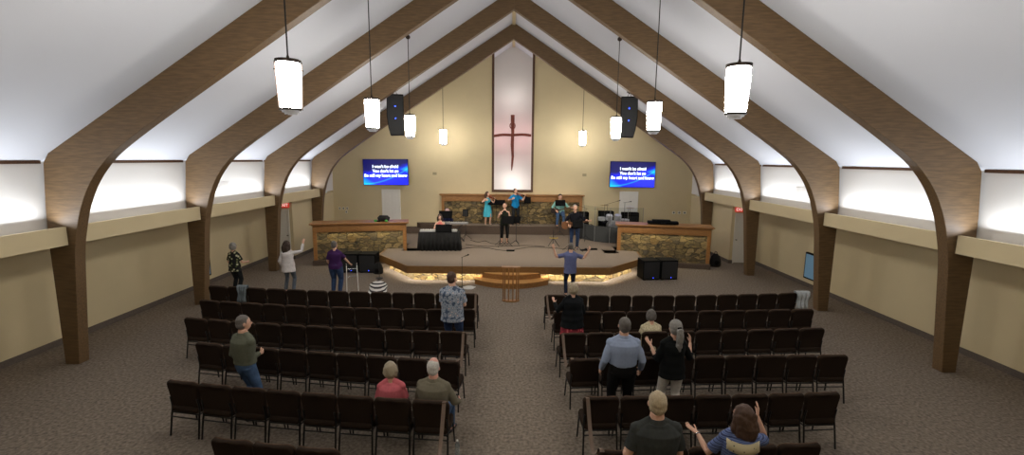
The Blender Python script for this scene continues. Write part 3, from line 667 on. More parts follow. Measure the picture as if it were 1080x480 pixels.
def person(label, loc, rz=0, H=1.72, build=1.0, female=False, sk=(205, 160, 135), hair=None, top=None, bottom=None, L=None, R=None, seat=None, head=(0, 0), vox=.009, lean=0, shoes=(30, 28, 28), kneel=False, feet=None, hipy=0):
    s = H/1.75; b = build; vs = vox
    t = thing('person', label, 'person', loc, rz)
    hipz = (.93*s if seat is None and not kneel else (seat+.09 if seat is not None else .36))
    P0 = Vector((0, hipy, hipz)); ln = math.radians(lean)
    u = Vector((0, math.sin(ln), math.cos(ln))); f = Vector((0, math.cos(ln), -math.sin(ln)))
    def T(x, y, z): return P0 + Vector((x*s, 0, 0)) + f*(y*s) + u*(z*s)
    if female: rings = [(-.1, .12, .1), (-.04, .165, .118), (.03, .172, .12), (.1, .155, .108), (.17, .135, .1), (.25, .145, .108), (.33, .156, .122), (.40, .16, .112), (.445, .152, .092), (.475, .118, .076), (.505, .078, .064), (.54, .056, .058), (.6, .052, .056)]; sw = .158
    else: rings = [(-.1, .12, .1), (-.04, .162, .115), (.03, .165, .118), (.1, .158, .112), (.17, .155, .11), (.25, .166, .118), (.33, .178, .124), (.40, .186, .12), (.445, .18, .102), (.48, .142, .084), (.51, .092, .074), (.545, .066, .068), (.6, .062, .064)]; sw = .18
    rr = lambda infl, k0=0, k1=99, flare=0: [(T(0, -.012*(1 if 3 < i < 8 else 0), z), ((rx*(b if z < .42 else 1+(b-1)*.4)+infl)*s, (ry*(b if z < .42 else 1+(b-1)*.3)+infl)*s)) for i, (z, rx, ry) in enumerate(rings) if k0 <= i <= k1]
    # arms
    SH = {}; arms = {}
    for sd, spec in ((-1, L), (1, R)):
        S = T(sd*(sw+.03*(b-1)), 0, .42); spec = spec or {}
        off = spec.get('to', (sd*.07*b, .03, -.5))
        W = S + Vector((off[0]*s, 0, 0)) + Vector((0, off[1]*s, off[2]*s))
        pole = spec.get('pole', (sd*.35, -1, -.15)); E, W = ik(S, W, .29*s, .255*s, pole)
        fd = (W-E).normalized(); hd = Vector(spec.get('hand', fd)).normalized(); nr = Vector(spec.get('palm', (-sd, 0, 0)))
        arms[sd] = (S, E, W, hd, nr, spec.get('curl', .3))
    bm = bmesh.new()
    R_ = rr(0, 0, 99); loft(bm, [p for p, r in R_], [r for p, r in R_], ax=(1, 0, 0), n=22, cap='flat')
    a_r = .92 + .25*(b-1) if female else 1.05
    for sd in (-1, 1):
        S, E, W, hd, nr, cu = arms[sd]
        loft(bm, [S, S.lerp(E, .5), E, E.lerp(W, .35), W], [.052*s*a_r*(b**.5), .045*s*a_r*(b**.5), .036*s*a_r, .037*s*a_r, .025*s*a_r], n=12, cap='round')
        side = 1 if (hd.cross((nr - hd*nr.dot(hd))).dot(Vector((-sd, .9, .5))) > 0) else -1
        if abs(hd.z) < .0: pass
        hand_prims(bm, W, hd, nr, s, side, cu, .94 if female else 1.0)
    # legs
    legs = {}
    for sd in (-1, 1):
        hp = P0 + Vector((sd*.088*s*min(b, 1.2), 0, -.03*s))
        if seat is not None:
            kn = Vector((sd*.12, hipy+.43*s, seat+.03)); an = Vector((sd*.13, hipy+.42*s, .085*s))
            if feet: an = Vector(feet[0 if sd < 0 else 1]); kn, an = ik(hp, an, .42*s, .40*s, (0, 1, .5))
        elif kneel:
            kn = Vector((sd*.12, .28, .07)); an = Vector((sd*.1, -.16, .07))
        else:
            fx = feet[0 if sd < 0 else 1] if feet else (sd*.115*s, (.02 if sd < 0 else -.03), .085*s)
            kn, an = ik(hp, fx, .43*s, .425*s, (sd*.1, 1, 0))
        legs[sd] = (hp, kn, an)
        loft(bm, [hp, hp.lerp(kn, .5), kn, kn.lerp(an, .35), an], [.085*s*b, .07*s*b, .052*s, .053*s, .036*s], n=14, cap='round')
        fd = Vector((sd*.12, 1, 0)).normalized() if not kneel else Vector((0, -.5, -.3)).normalized()
        loft(bm, [an - fd*.04*s - Vector((0, 0, .04*s)), an + fd*.06*s - Vector((0, 0, .045*s)), an + fd*.15*s - Vector((0, 0, .06*s))], [(.032*s, .03*s), (.036*s, .03*s), (.038*s, .018*s)], ax=(1, 0, 0), n=12, cap='round')
    # head
    yaw, pit = math.radians(head[0]), math.radians(head[1])
    HC = T(0, .018, .572); Rm = Matrix.Rotation(yaw, 4, 'Z') @ Matrix.Rotation(pit - ln*.6, 4, 'X')
    hs = s; s_ = s
    def Hd(x, y, z): return HC + (Rm @ Vector((x*s*1.12, y*s*1.1, z*s*1.1)))
    hc = Hd(0, .008, .115)
    ell(bm, Hd(0, -.008, .13), (.082*s, .1*s, .102*s), Rm)
    ell(bm, Hd(0, .028, .075), (.062*s, .068*s, .082*s), Rm)
    loft(bm, [Hd(0, .082, .125), Hd(0, .104, .095), Hd(0, .084, .083)], [.009*s, .014*s, .012*s], n=8, cap='round')
    for sd in (-1, 1): ell(bm, Hd(sd*.076, -.005, .105), (.012*s, .02*s, .032*s), Rm, 2)
    remesh('body', bm, skin(sk), t, vs, 2)
    for sd in (-1, 1):
        e = bmesh.new(); ell(e, Hd(sd*.03, .081, .122), (.011*s, .006*s, .007*s), Rm, 2); obj('eye', e, M['eye'], t)
    e = bmesh.new(); ell(e, Hd(0, .088, .052), (.023*s, .006*s, .007*s), Rm, 2); obj('mouth', e, M['lips'], t)
    # top garment
    tp = top or {}; col = tp['mat']; hem = tp.get('hem', -.1); inf = tp.get('inf', .014)
    bm = bmesh.new(); zs = [z for z, _, _ in rings]
    pts = []; rad = []
    if hem < -.1:
        base = rings[1]; fl = tp.get('flare', .02)
        pts.append(T(0, 0, hem)); rad.append(((base[1]*b+inf+fl)*s, (base[2]*b+inf+fl)*s))
        zmid = (hem-.04)/2 if hem < -.2 else None
        if zmid: pts.append(T(0, 0, zmid)); rad.append(((base[1]*b+inf+fl*.5)*s, (base[2]*b+inf+fl*.5)*s))
    neck = 10
    def ringat(z):
        for (z0, a0, b0), (z1, a1, b1) in zip(rings, rings[1:]):
            if z0 <= z <= z1: q = (z-z0)/(z1-z0); return a0+(a1-a0)*q, b0+(b1-b0)*q
        return rings[1][1:]
    wmin = (.15 if female else .16) if inf >= .018 or tp.get('loose') else 0
    if hem >= -.1:
        a0, b0 = ringat(max(hem, -.05)); pts.append(T(0, 0, hem)); rad.append(((max(a0, wmin)*b+inf)*s, (b0*b+inf)*s))
    for i, (z, rx, ry) in enumerate(rings):
        if z <= hem + .02 or i > neck or z < -.05: continue
        q = (inf + (tp.get('flare', .0)*.4 if z < .2 else 0))
        if i == neck: q = .012 + (.008 if tp.get('collar') else 0)
        bb = b if z < .42 else 1+(b-1)*.4
        w_ = max(rx, wmin if z < .3 else 0)
        if tp.get('tank') and i >= 8: w_ = w_*.72
        pts.append(T(0, -.012*(1 if 3 < i < 8 else 0), z)); rad.append(((w_*bb+q)*s, (ry*bb+q)*s))
    loft(bm, pts, rad, ax=(1, 0, 0), n=24)
    sl = tp.get('sleeve', 'short')
    for sd in (-1, 1):
        S, E, W, *_ = arms[sd]
        g = .012*s; S0 = S + Vector((-sd*.02*s, 0, .0))
        if sl == 'short': loft(bm, [S0, S.lerp(E, .3), S.lerp(E, .74)], [.058*s*a_r*b**.5+g*.6, .053*s*a_r*b**.5+g, .05*s*a_r*b**.5+g*1.5], n=14)
        elif sl == 'long': loft(bm, [S0, S.lerp(E, .5), E, E.lerp(W, .5), E.lerp(W, .97)], [.058*s*a_r*b**.5+g*.6, .048*s*a_r*b**.5+g*1.2, .04*s*a_r+g*1.3, .036*s*a_r+g, .029*s*a_r+g], n=14)
        elif sl == 'elbow': loft(bm, [S0, S.lerp(E, .5), E, E.lerp(W, .3)], [.058*s*a_r+g*.6, .048*s*a_r+g*1.3, .042*s*a_r+g*1.5, .042*s*a_r+g*1.6], n=14)
        if sl != 'none':
            ell(bm, S, (.068*s*a_r*b**.5,)*3, sub=2)
            loft(bm, [T(sd*.03, 0, .505), T(sd*.08, 0, .485), S + Vector((0, 0, .01*s))], [(.06*s, .066*s), (.058*s, .06*s), (.06*s*b**.5, .058*s)], n=14, cap='round')
    remesh(tp.get('name', 'shirt'), bm, col, t, vs*.95, 9, wob=(.006*s, 9))
    if tp.get('collar'):
        bm = bmesh.new(); loft(bm, [T(0, 0, .50), T(0, .004, .545)], [(.102*s, .096*s), (.078*s, .082*s)], ax=(1, 0, 0), n=20); obj('collar', bm, col, t)
    # bottom garment
    bt = bottom; q = bt.get('kind', 'trousers')
    bm = bmesh.new()
    if q in ('trousers', 'capri', 'shorts'):
        W_ = [(P0 + u*z*s, ((rx*b+.009)*s, (ry*b+.009)*s)) for z, rx, ry in rings[:5 if hem > .05 else 4]]
        W_[0] = (W_[0][0], (.13*s*b, .11*s*b)); loft(bm, [p for p, r in W_], [r for p, r in W_], ax=(1, 0, 0), n=20)
        end = {'trousers': .97, 'capri': .55, 'shorts': -.1}[q]; wd = bt.get('wide', 1.0)
        for sd in (-1, 1):
            hp, kn, an = legs[sd]
            loft(bm, [hp + (hp-kn).normalized()*.02, hp.lerp(kn, .4), kn, kn.lerp(an, .5 if end > .6 else .3), kn.lerp(an, end)], [.096*s*b, .084*s*b*wd, .066*s*wd*b**.5, .062*s*wd*b**.5, .058*s*wd], n=16)
        remesh(bt.get('name', 'trousers'), bm, bt['mat'], t, vs, 3)
    else:
        ln_ = bt.get('len', .55); wd = bt.get('wide', 1.2)
        if seat is None:
            loft(bm, [T(0, 0, .14), T(0, 0, .03), P0 - Vector((0, 0, ln_*.5*s)), P0 - Vector((0, 0, ln_*s))], [(.15*s*b, .115*s*b), (.185*s*b, .135*s*b), (.205*s*b*(1+wd)/2, .165*s*b*(1+wd)/2), (.2*s*b*wd, .175*s*b*wd)], ax=(1, 0, 0), n=26)
        else:
            loft(bm, [P0 + Vector((0, -.02, .1*s)), P0 + Vector((0, .05, 0)), P0 + Vector((0, .3*s, -.02)), P0 + Vector((0, .47*s, -.05)), P0 + Vector((0, .47*s, -.25))], [(.16*s*b, .12*s), (.19*s*b, .12*s), (.2*s, .1*s), (.2*s, .09*s), (.21*s, .1*s)], ax=(1, 0, 0), n=20)
        remesh('skirt', bm, bt['mat'], t, vs, 3)
    # shoes
    shm = mat('shoe_%d' % random.randrange(9999), shoes, .5, var=.1, scale=30)
    for sd in (-1, 1):
        hp, kn, an = legs[sd]; bm = bmesh.new(); fd = Vector((sd*.12, 1, 0)).normalized()
        if kneel: continue
        base = Vector((an.x, an.y, an.z-.048*s))
        loft(bm, [base - fd*.07*s, base - fd*.03*s, base + fd*.06*s - Vector((0, 0, .006)), base + fd*.13*s - Vector((0, 0, .012*s)), base + fd*.18*s - Vector((0, 0, .018*s))], [(.03*s, .03*s), (.038*s, .037*s), (.043*s, .032*s), (.045*s, .026*s), (.03*s, .018*s)], ax=(1, 0, 0), n=14, cap='round')
        obj('shoe', bm, shm, t)
    # hair
    hr = hair or {}; k = hr.get('style', 'short')
    if k != 'none':
        hm = hr['mat']; bm = bmesh.new()
        th = {'short': .004, 'crop': .002}.get(k, .012)
        ell(bm, Hd(0, -.022, .142), ((.087+th)*s, (.095+th)*s, (.1+th)*s), Rm)
        ell(bm, Hd(0, -.036, .1), ((.083+th)*s, (.077+th)*s, (.088+th)*s), Rm)
        if k == 'bob':
            ell(bm, Hd(0, -.03, .1), (.112*s, .104*s, .118*s), Rm)
            for sd in (-1, 1): loft(bm, [Hd(sd*.066, -.005, .17), Hd(sd*.085, -.012, .1), Hd(sd*.075, -.01, .03)], [.022*s, .028*s, .02*s], n=8, cap='round')
        if k == 'long':
            ell(bm, Hd(0, -.03, .1), (.116*s, .108*s, .13*s), Rm)
            loft(bm, [Hd(0, -.06, .14), Hd(0, -.085, .03), Hd(0, -.09, -.06), Hd(.005, -.1, -.14)], [(.1*s, .06*s), (.122*s, .068*s), (.115*s, .055*s), (.07*s, .03*s)], ax=(1, 0, 0), n=14, cap='round')
            for sd in (-1, 1): loft(bm, [Hd(sd*.06, .01, .18), Hd(sd*.088, 0, .1), Hd(sd*.095, -.01, .0), Hd(sd*.085, -.02, -.08)], [.02*s, .028*s, .03*s, .018*s], n=8, cap='round')
        if k == 'curly':
            rg = random.Random(3)
            for i in range(46):
                a = rg.uniform(0, 2*PI); e_ = rg.uniform(-.5, 1.4); 
                x_ = math.cos(a)*math.cos(e_); y_ = math.sin(a)*math.cos(e_)
                if y_ > .55 and e_ < .9: continue
                ell(bm, Hd(.088*x_, -.02+.088*y_, .12+.09*math.sin(e_)), (.024*s,)*3, sub=1)
        if k == 'ponytail':
            ell(bm, Hd(0, -.11, .16), (.032*s, .03*s, .032*s), Rm, 2)
            loft(bm, smoothpath([Hd(0, -.1, .165), Hd(.0, -.15, .12), Hd(.005, -.155, .03), Hd(.01, -.15, -.08), Hd(.02, -.145, -.2)], 4), [.03*s]*3+[.052*s]*4+[.058*s]*4+[.05*s]*3+[.035*s]*2+[.012*s], n=10, cap='round')
        o = remesh('hair', bm, hm, t, .007, 2, wob=(.012*s if k in ('long', 'bob') else .006*s, 22))
        if hr.get('bald'):
            bm = bmesh.new(); ell(bm, Hd(0, .0, .168), (.072*s, .084*s, .086*s), Rm); obj('bald_crown', bm, skin(hr.get('bald')), t)['label'] = 'bald crown of the head'
        if k == 'ponytail':
            bm = bmesh.new(); loft(bm, [Hd(0, -.118, .165), Hd(0, -.135, .145)], [.034*s, .034*s], n=12); obj('hair_tie', bm, M['black'], t)
    if bt.get('belt'):
        bm = bmesh.new(); loft(bm, [T(0, 0, .085), T(0, 0, .12)], [((.162*b+.016)*s, (.115*b+.016)*s)]*2, ax=(1, 0, 0), n=24); obj('belt', bm, M['black'], t)
    return t, arms, Hd
def hairm(n, rgb): 
    return mat('hair_'+n, rgb, .6, var=.25, scale=14, bump=.6, bscale=70, stretch=(9, 9, 1.5))
def cloth(n, rgb, var=.12, sc=30): return mat('cloth_'+n, rgb, .9, var=var, scale=sc, bump=.25, bscale=9, spec=.15)
def denim(n, rgb): return mat('denim_'+n, rgb, .85, var=.25, scale=12, bump=.3, bscale=14, spec=.15)
jeans = denim('blue', (46, 62, 92)); jeans2 = denim('mid_blue', (66, 88, 118)); jeansd = denim('dark', (30, 38, 56)); jeansg = denim('faded', (86, 92, 100))
blackt = cloth('black_trousers', (19, 18, 18)); darkt = cloth('charcoal_trousers', (34, 36, 38)); whitet = cloth('white_trousers', (214, 208, 198))
m_floral = ramp_mat('cloth_black_floral', 'voronoi', 11, [(0, (205, 200, 178)), (.27, (150, 150, 110)), (.36, (70, 84, 40)), (.46, (20, 20, 20))], .9, interp='CONSTANT')
m_hawaii = ramp_mat('cloth_blue_floral', 'voronoi', 13, [(0, (196, 116, 96)), (.2, (196, 192, 188)), (.34, (86, 104, 128)), (.52, (166, 172, 180)), (.7, (66, 82, 104))], .9, interp='LINEAR')
m_redskirt = ramp_mat('cloth_red_floral', 'voronoi', 13, [(0, (220, 150, 150)), (.25, (176, 44, 56)), (.5, (120, 30, 44))], .9, interp='LINEAR')
m_beige = ramp_mat('cloth_beige_pattern', 'voronoi', 40, [(0, (120, 106, 80)), (.3, (176, 162, 130)), (.6, (196, 184, 152))], .9, interp='LINEAR')
m_blue_band = ramp_mat('cloth_blue_weave', 'wave', 9, [(0, (40, 50, 86)), (.35, (60, 78, 124)), (.6, (132, 142, 170)), (.8, (70, 88, 136))], .9, interp='LINEAR', distort=3, out='Z')
m_stripe = ramp_mat('cloth_black_white_stripe', 'wave', 4.4, [(0, (30, 28, 30)), (.42, (206, 202, 196))], .9, interp='CONSTANT', distort=.3, out='Z')
hg = hairm('grey', (138, 134, 128)); hw = hairm('white', (200, 196, 188)); hb = hairm('dark_brown', (52, 36, 26)); hbr = hairm('brown', (74, 50, 34)); hgd = hairm('iron_grey', (96, 90, 84)); hbk = hairm('black', (24, 20, 20)); hsn = hairm('sandy_grey', (176, 158, 128)); hbl = hairm('grey_blonde', (160, 146, 122))
def gp(side, dx=0): pass
# congregation, facing the stage (+Y)
person('grey-haired woman in a black floral shirt standing beyond the left front row', (-8.62, 13.85, 0), -.25, 1.62, 1.12, True, hair={'style': 'bob', 'mat': hg}, top={'mat': m_floral, 'sleeve': 'short', 'hem': -.14, 'flare': .02}, bottom={'mat': darkt}, head=(-10, 0), L={'to': (-.02, .22, -.36)}, R={'to': (.06, .3, -.3)}, vox=.012)
person('dark-haired woman in a loose white blouse raising her right arm', (-7.0, 13.95, 0), -.1, 1.68, 1.1, True, hair={'style': 'long', 'mat': hb}, top={'mat': cloth('white_blouse', (206, 200, 198)), 'sleeve': 'long', 'hem': -.2, 'flare': .03, 'inf': .02, 'name': 'blouse'}, bottom={'mat': jeansg, 'wide': .9}, L={'to': (-.08, .06, -.48)}, R={'to': (.3, .16, .3), 'pole': (.6, .1, -1), 'palm': (-.3, .9, .2), 'curl': .15}, vox=.011, head=(-20, 0), feet=((-.17, .05, .08), (.14, -.03, .08)))
pw = person('grey-haired woman in a purple top holding a walking frame', (-5.5, 13.9, 0), 0, 1.7, 1.25, True, hair={'style': 'short', 'mat': hgd}, top={'mat': cloth('purple_top', (62, 34, 78)), 'sleeve': 'short', 'hem': -.08}, bottom={'mat': jeans, 'wide': 1.1}, R={'to': (.2, .3, -.42), 'palm': (0, 0, -1), 'hand': (0, 1, -.3), 'curl': .6}, L={'to': (-.06, .2, -.42)}, vox=.012, head=(-15, 4))
person('man in a slate blue shirt raising both arms in the aisle', (1.83, 13.9, 0), 0, 1.72, 1.08, hair={'style': 'short', 'mat': hgd}, top={'mat': cloth('slate_shirt', (92, 98, 134)), 'sleeve': 'short', 'hem': -.16, 'flare': .02}, bottom={'mat': jeansd, 'wide': .95}, L={'to': (-.34, .12, .16), 'pole': (-.3, .1, -1), 'palm': (.2, .9, .2), 'curl': .15, 'hand': (-.25, 0, 1)}, R={'to': (.4, .12, .1), 'pole': (.3, .1, -1), 'palm': (-.2, .9, .2), 'curl': .15, 'hand': (.3, 0, 1)}, vox=.009, head=(0, 6))
person('tall man in a blue floral shirt standing at the left block aisle end', (-1.26, 9.4, 0), -.12, 1.88, 1.16, hair={'style': 'short', 'mat': hbr}, top={'mat': m_hawaii, 'sleeve': 'short', 'hem': -.16, 'flare': .03, 'inf': .022, 'collar': 1}, bottom={'mat': jeans}, L={'to': (.05, .28, -.32), 'curl': .8}, R={'to': (-.02, .3, -.3), 'curl': .8}, vox=.008, head=(-35, 0))
person('grey-blonde woman in a black top and red floral skirt standing in the right block', (1.3, 9.3, 0), .05, 1.7, 1.15, True, hair={'style': 'bob', 'mat': hbl}, top={'mat': cloth('black_top', (18, 20, 22)), 'sleeve': 'long', 'hem': -.16, 'flare': .05, 'inf': .03}, bottom={'kind': 'skirt', 'mat': m_redskirt, 'len': .55}, L={'to': (-.2, .25, -.12), 'pole': (-.5, -.2, -1), 'palm': (.3, .2, .9), 'curl': .2}, R={'to': (.05, .25, -.38)}, vox=.009, head=(0, 4))
person('man in a light blue dress shirt and black trousers standing in the right block', (1.78, 6.86, 0), 0, 1.82, 1.2, hair={'style': 'short', 'mat': hgd}, top={'mat': cloth('light_blue_shirt', (142, 154, 178), .05), 'sleeve': 'long', 'hem': .1, 'inf': .022, 'collar': 1}, bottom={'mat': blackt, 'belt': 1, 'wide': 1.05}, L={'to': (-.12, .1, -.47)}, R={'to': (.12, .1, -.47)}, vox=.008, head=(0, 6))
person('seated grey-haired person in a beige patterned top in the right block', (2.82, 8.8, 0), 0, 1.56, 1.25, True, hair={'style': 'bob', 'mat': hgd}, top={'mat': m_beige, 'sleeve': 'short', 'hem': -.08, 'inf': .02}, bottom={'mat': darkt}, seat=.46, vox=.009, L={'to': (-.02, .28, -.38)}, R={'to': (.02, .28, -.38)}, head=(0, -10))
person('woman with a long grey ponytail, black cardigan and white trousers, palms out', (2.6, 6.93, 0), 0, 1.76, 1.02, True, hair={'style': 'ponytail', 'mat': hg}, top={'mat': cloth('black_cardigan', (20, 22, 22)), 'sleeve': 'elbow', 'hem': -.12, 'flare': .03, 'inf': .018, 'name': 'cardigan'}, bottom={'mat': whitet, 'wide': 1.05}, L={'to': (-.13, .22, -.12), 'pole': (-.2, -.2, -1), 'palm': (.1, -.2, 1), 'hand': (-.35, .5, .5), 'curl': .15}, R={'to': (.2, .24, -.08), 'pole': (.2, -.2, -1), 'palm': (-.9, .2, .5), 'hand': (.05, .3, 1), 'curl': .3}, vox=.007, head=(10, 6))
person('broad man in a dark grey polo shirt at the bottom of the photo', (1.56, 4.5, 0), 0, 1.84, 1.22, hair={'style': 'short', 'mat': hsn}, top={'mat': cloth('dark_polo', (54, 56, 54)), 'sleeve': 'short', 'hem': -.14, 'inf': .02, 'collar': 1, 'name': 'polo_shirt'}, bottom={'mat': darkt}, L={'to': (-.06, .2, -.42)}, R={'to': (.04, .24, -.4)}, vox=.006, head=(-6, 2))
bw = person('woman with brown hair and a blue and cream patterned top, arms held out', (2.46, 4.5, 0), -.15, 1.7, 1.1, True, hair={'style': 'long', 'mat': hbr}, top={'mat': m_blue_band, 'sleeve': 'short', 'hem': -.12, 'inf': .02}, bottom={'mat': jeansd}, L={'to': (-.2, .3, -.16), 'pole': (-.3, -.4, -1), 'palm': (.2, -.1, 1), 'hand': (-.7, .5, .3), 'curl': .12}, R={'to': (.1, .26, .14), 'pole': (.4, -.2, -1), 'palm': (-.9, .3, .2), 'hand': (.1, .2, 1), 'curl': .25}, vox=.006, head=(28, 6))
person('seated white-haired woman in a coral pink top in the left block', (-1.75, 6.27, 0), .03, 1.62, 1.1, True, hair={'style': 'bob', 'mat': hbl}, top={'mat': cloth('coral_top', (200, 104, 112), .08), 'sleeve': 'short', 'hem': -.08, 'inf': .02}, bottom={'mat': darkt}, seat=.46, L={'to': (-.02, .28, -.38)}, R={'to': (.02, .28, -.38)}, vox=.007, head=(-10, 0))
person('seated bald older man in an olive grey jacket and blue jeans', (-1.12, 6.24, 0), -.15, 1.76, 1.15, sk=(214, 158, 140), hair={'style': 'crop', 'mat': hw, 'bald': (214, 158, 140)}, top={'mat': cloth('olive_jacket', (112, 106, 90), .08), 'sleeve': 'long', 'hem': -.1, 'inf': .032, 'collar': 1, 'name': 'jacket'}, bottom={'mat': jeans2}, seat=.46, L={'to': (-.04, .3, -.36)}, R={'to': (.1, .3, -.38)}, vox=.007, head=(0, 4))
person('man in a grey-green shirt and jeans standing in the left block', (-4.3, 6.98, 0), -.5, 1.74, 1.1, hair={'style': 'short', 'mat': hgd}, top={'mat': cloth('grey_green_shirt', (92, 94, 80), .08), 'sleeve': 'long', 'hem': .04, 'inf': .026, 'collar': 1}, bottom={'mat': jeans2, 'belt': 1}, L={'to': (-.04, .1, -.48)}, R={'to': (-.12, .2, -.3), 'curl': .8}, vox=.008, head=(-25, -4))
person('person in a black and white striped shirt bowed low before the left front row', (-3.85, 12.7, 0), .2, 1.55, 1.5, True, hair={'style': 'short', 'mat': hb}, top={'mat': m_stripe, 'sleeve': 'elbow', 'hem': -.16, 'inf': .05, 'flare': .04}, bottom={'mat': darkt}, kneel=True, lean=64, L={'to': (.02, .22, -.3)}, R={'to': (-.02, .22, -.3)}, vox=.012, head=(0, -60))
# musicians, facing the seats (-Y)
vg = person('young woman in a turquoise dress playing a violin on the riser', (-1.22, 22.6, ZR), PI+.3, 1.66, .95, True, hair={'style': 'long', 'mat': hbr}, top={'mat': cloth('turquoise_dress', (70, 168, 190)), 'sleeve': 'none', 'hem': -.05, 'tank': 1, 'name': 'dress_bodice'}, bottom={'kind': 'skirt', 'mat': M['cloth_turquoise_dress'] if 'cloth_turquoise_dress' in M else bpy.data.materials['cloth_turquoise_dress'], 'len': .5, 'wide': 1.25}, L={'to': (-.14, .32, .02), 'pole': (-.2, -.1, -1), 'palm': (1, 0, .2), 'curl': .9}, R={'to': (.02, .34, -.02), 'pole': (.9, -.3, -.6), 'curl': .8}, head=(30, 8), vox=.012, shoes=(170, 150, 130))
vm = person('man in a bright blue shirt playing a violin on the riser', (.16, 22.65, ZR), PI+.2, 1.82, 1.08, hair={'style': 'short', 'mat': hbk}, top={'mat': cloth('bright_blue_shirt', (24, 120, 176)), 'sleeve': 'short', 'hem': -.1}, bottom={'mat': darkt}, L={'to': (-.2, .36, .06), 'pole': (-.2, -.1, -1), 'palm': (1, 0, .2), 'curl': .9}, R={'to': (.06, .36, -.06), 'pole': (.9, -.3, -.6), 'curl': .8}, head=(30, 8), vox=.012)
person('dark-haired singer in a black sleeveless top and capri trousers at the stage centre', (-.33, 19.72, ZS), PI+.1, 1.8, 1.05, True, hair={'style': 'short', 'mat': hb}, top={'mat': cloth('dark_green_tank', (30, 34, 26)), 'sleeve': 'none', 'tank': 1, 'hem': -.12}, bottom={'kind': 'capri', 'mat': blackt}, L={'to': (-.1, .12, -.46)}, R={'to': (.06, .34, -.06), 'pole': (.5, -.2, -1), 'curl': .9, 'palm': (-1, 0, 0)}, head=(-10, 14), vox=.012, shoes=(60, 50, 46))
gm = person('older guitarist in a dark shirt and jeans singing at the right of the stage', (2.6, 18.75, ZS), PI-.05, 1.85, 1.1, hair={'style': 'short', 'mat': hg}, top={'mat': cloth('black_long_shirt', (20, 20, 26)), 'sleeve': 'elbow', 'hem': -.12}, bottom={'mat': jeans}, L={'to': (-.34, .26, -.2), 'pole': (-.5, -.3, -.8), 'curl': .9, 'palm': (0, -.3, 1)}, R={'to': (.08, .3, -.36), 'pole': (.8, -.3, -.2), 'curl': .6, 'palm': (0, -1, 0)}, head=(8, 4), vox=.011, shoes=(120, 112, 104))
mg = person('guitarist in a mint green shirt and jeans seated on the riser', (2.36, 22.5, ZR), PI, 1.86, 1.25, hair={'style': 'short', 'mat': hbk}, top={'mat': cloth('mint_shirt', (142, 196, 186)), 'sleeve': 'elbow', 'hem': -.08}, bottom={'mat': jeans2}, seat=.62, feet=((-.2, .34, .09), (.16, .4, .09)), L={'to': (-.3, .3, -.2), 'curl': .9, 'palm': (0, -.3, 1), 'pole': (-.5, -.3, -.8)}, R={'to': (.02, .28, -.34), 'pole': (.9, -.3, -.2), 'curl': .6, 'palm': (0, -1, 0)}, head=(0, -10), vox=.012)
person('keyboard player with brown hair and a pink sleeveless top behind the skirted table', (-3.02, 18.95, ZS), PI, 1.68, 1.0, True, hair={'style': 'long', 'mat': hb}, top={'mat': cloth('pink_top', (206, 118, 110)), 'sleeve': 'none', 'hem': -.08, 'tank': 1}, bottom={'mat': darkt}, seat=.5, L={'to': (-.05, .36, -.3), 'curl': .4, 'palm': (0, 0, -1)}, R={'to': (.05, .36, -.3), 'curl': .4, 'palm': (0, 0, -1)}, vox=.012, head=(0, -6))
person('person in dark blue with fair hair seated behind the second keyboard', (-2.98, 20.9, ZS), PI, 1.68, 1.05, True, sk=(210, 165, 150), hair={'style': 'bob', 'mat': hairm('pale_pink', (190, 160, 160))}, top={'mat': cloth('navy_top', (26, 30, 58)), 'sleeve': 'long', 'hem': -.08}, bottom={'mat': darkt}, seat=.52, L={'to': (-.05, .36, -.3), 'palm': (0, 0, -1)}, R={'to': (.05, .36, -.3), 'palm': (0, 0, -1)}, vox=.012, head=(0, -14))
# ------------------------------------------------------------------ things the congregation left or holds
def drape(name, label, cat, m, x, y, w_, zt, zb, zf, th=.012, folds=4, a=0):
    """cloth hung over a chair back"""
    bm = bmesh.new(); n = 14; prof = []
    for k in range(9): prof.append((-.085 - .012*math.sin(k), zb + (zt-zb)*k/9))
    for k in range(7): an = PI - PI*k/6; prof.append((-.02+.065*math.cos(an), zt+.05*math.sin(an)))
    for k in range(1, 7): prof.append((.05, zt - (zt-zf)*k/6))
    rows = []
    for (py, pz) in prof:
        row = []
        for i in range(n+1):
            t_ = i/n*2-1; wv = .016*math.sin(t_*folds*PI + pz*3); sh = 1-.16*math.sin((pz-zb)/(zt-zb+.001)*PI)
            row.append(bm.verts.new((x+t_*w_/2*sh + .012*math.sin(pz*9), y + py + (wv if py < 0 else -wv), pz)))
        rows.append(row)
    for i in range(len(rows)-1):
        for j in range(n): bm.faces.new((rows[i][j], rows[i][j+1], rows[i+1][j+1], rows[i+1][j]))
    o = obj(name, bm, m, None); so = o.modifiers.new('thickness', 'SOLIDIFY'); so.thickness = th; so.offset = 1
    return tag(o, label, cat)
cx, cy, ca = CH[('left', 0, 11)]
drape('draped_jacket', 'grey-blue jacket hanging over a front row chair back on the far left', 'jacket', cloth('grey_blue_jacket', (110, 118, 122)), -6.98, CH[('left', 0, 10)][1]+.1, .24, .9, .52, .6)
drape('draped_cloth', 'pale translucent cloth hanging over a right front row chair at the photo edge', 'cloth', cloth('pale_cloth', (172, 176, 178)), 7.5, CH[('right', 0, 11)][1]+.06, .34, .9, .5, .6, folds=3)
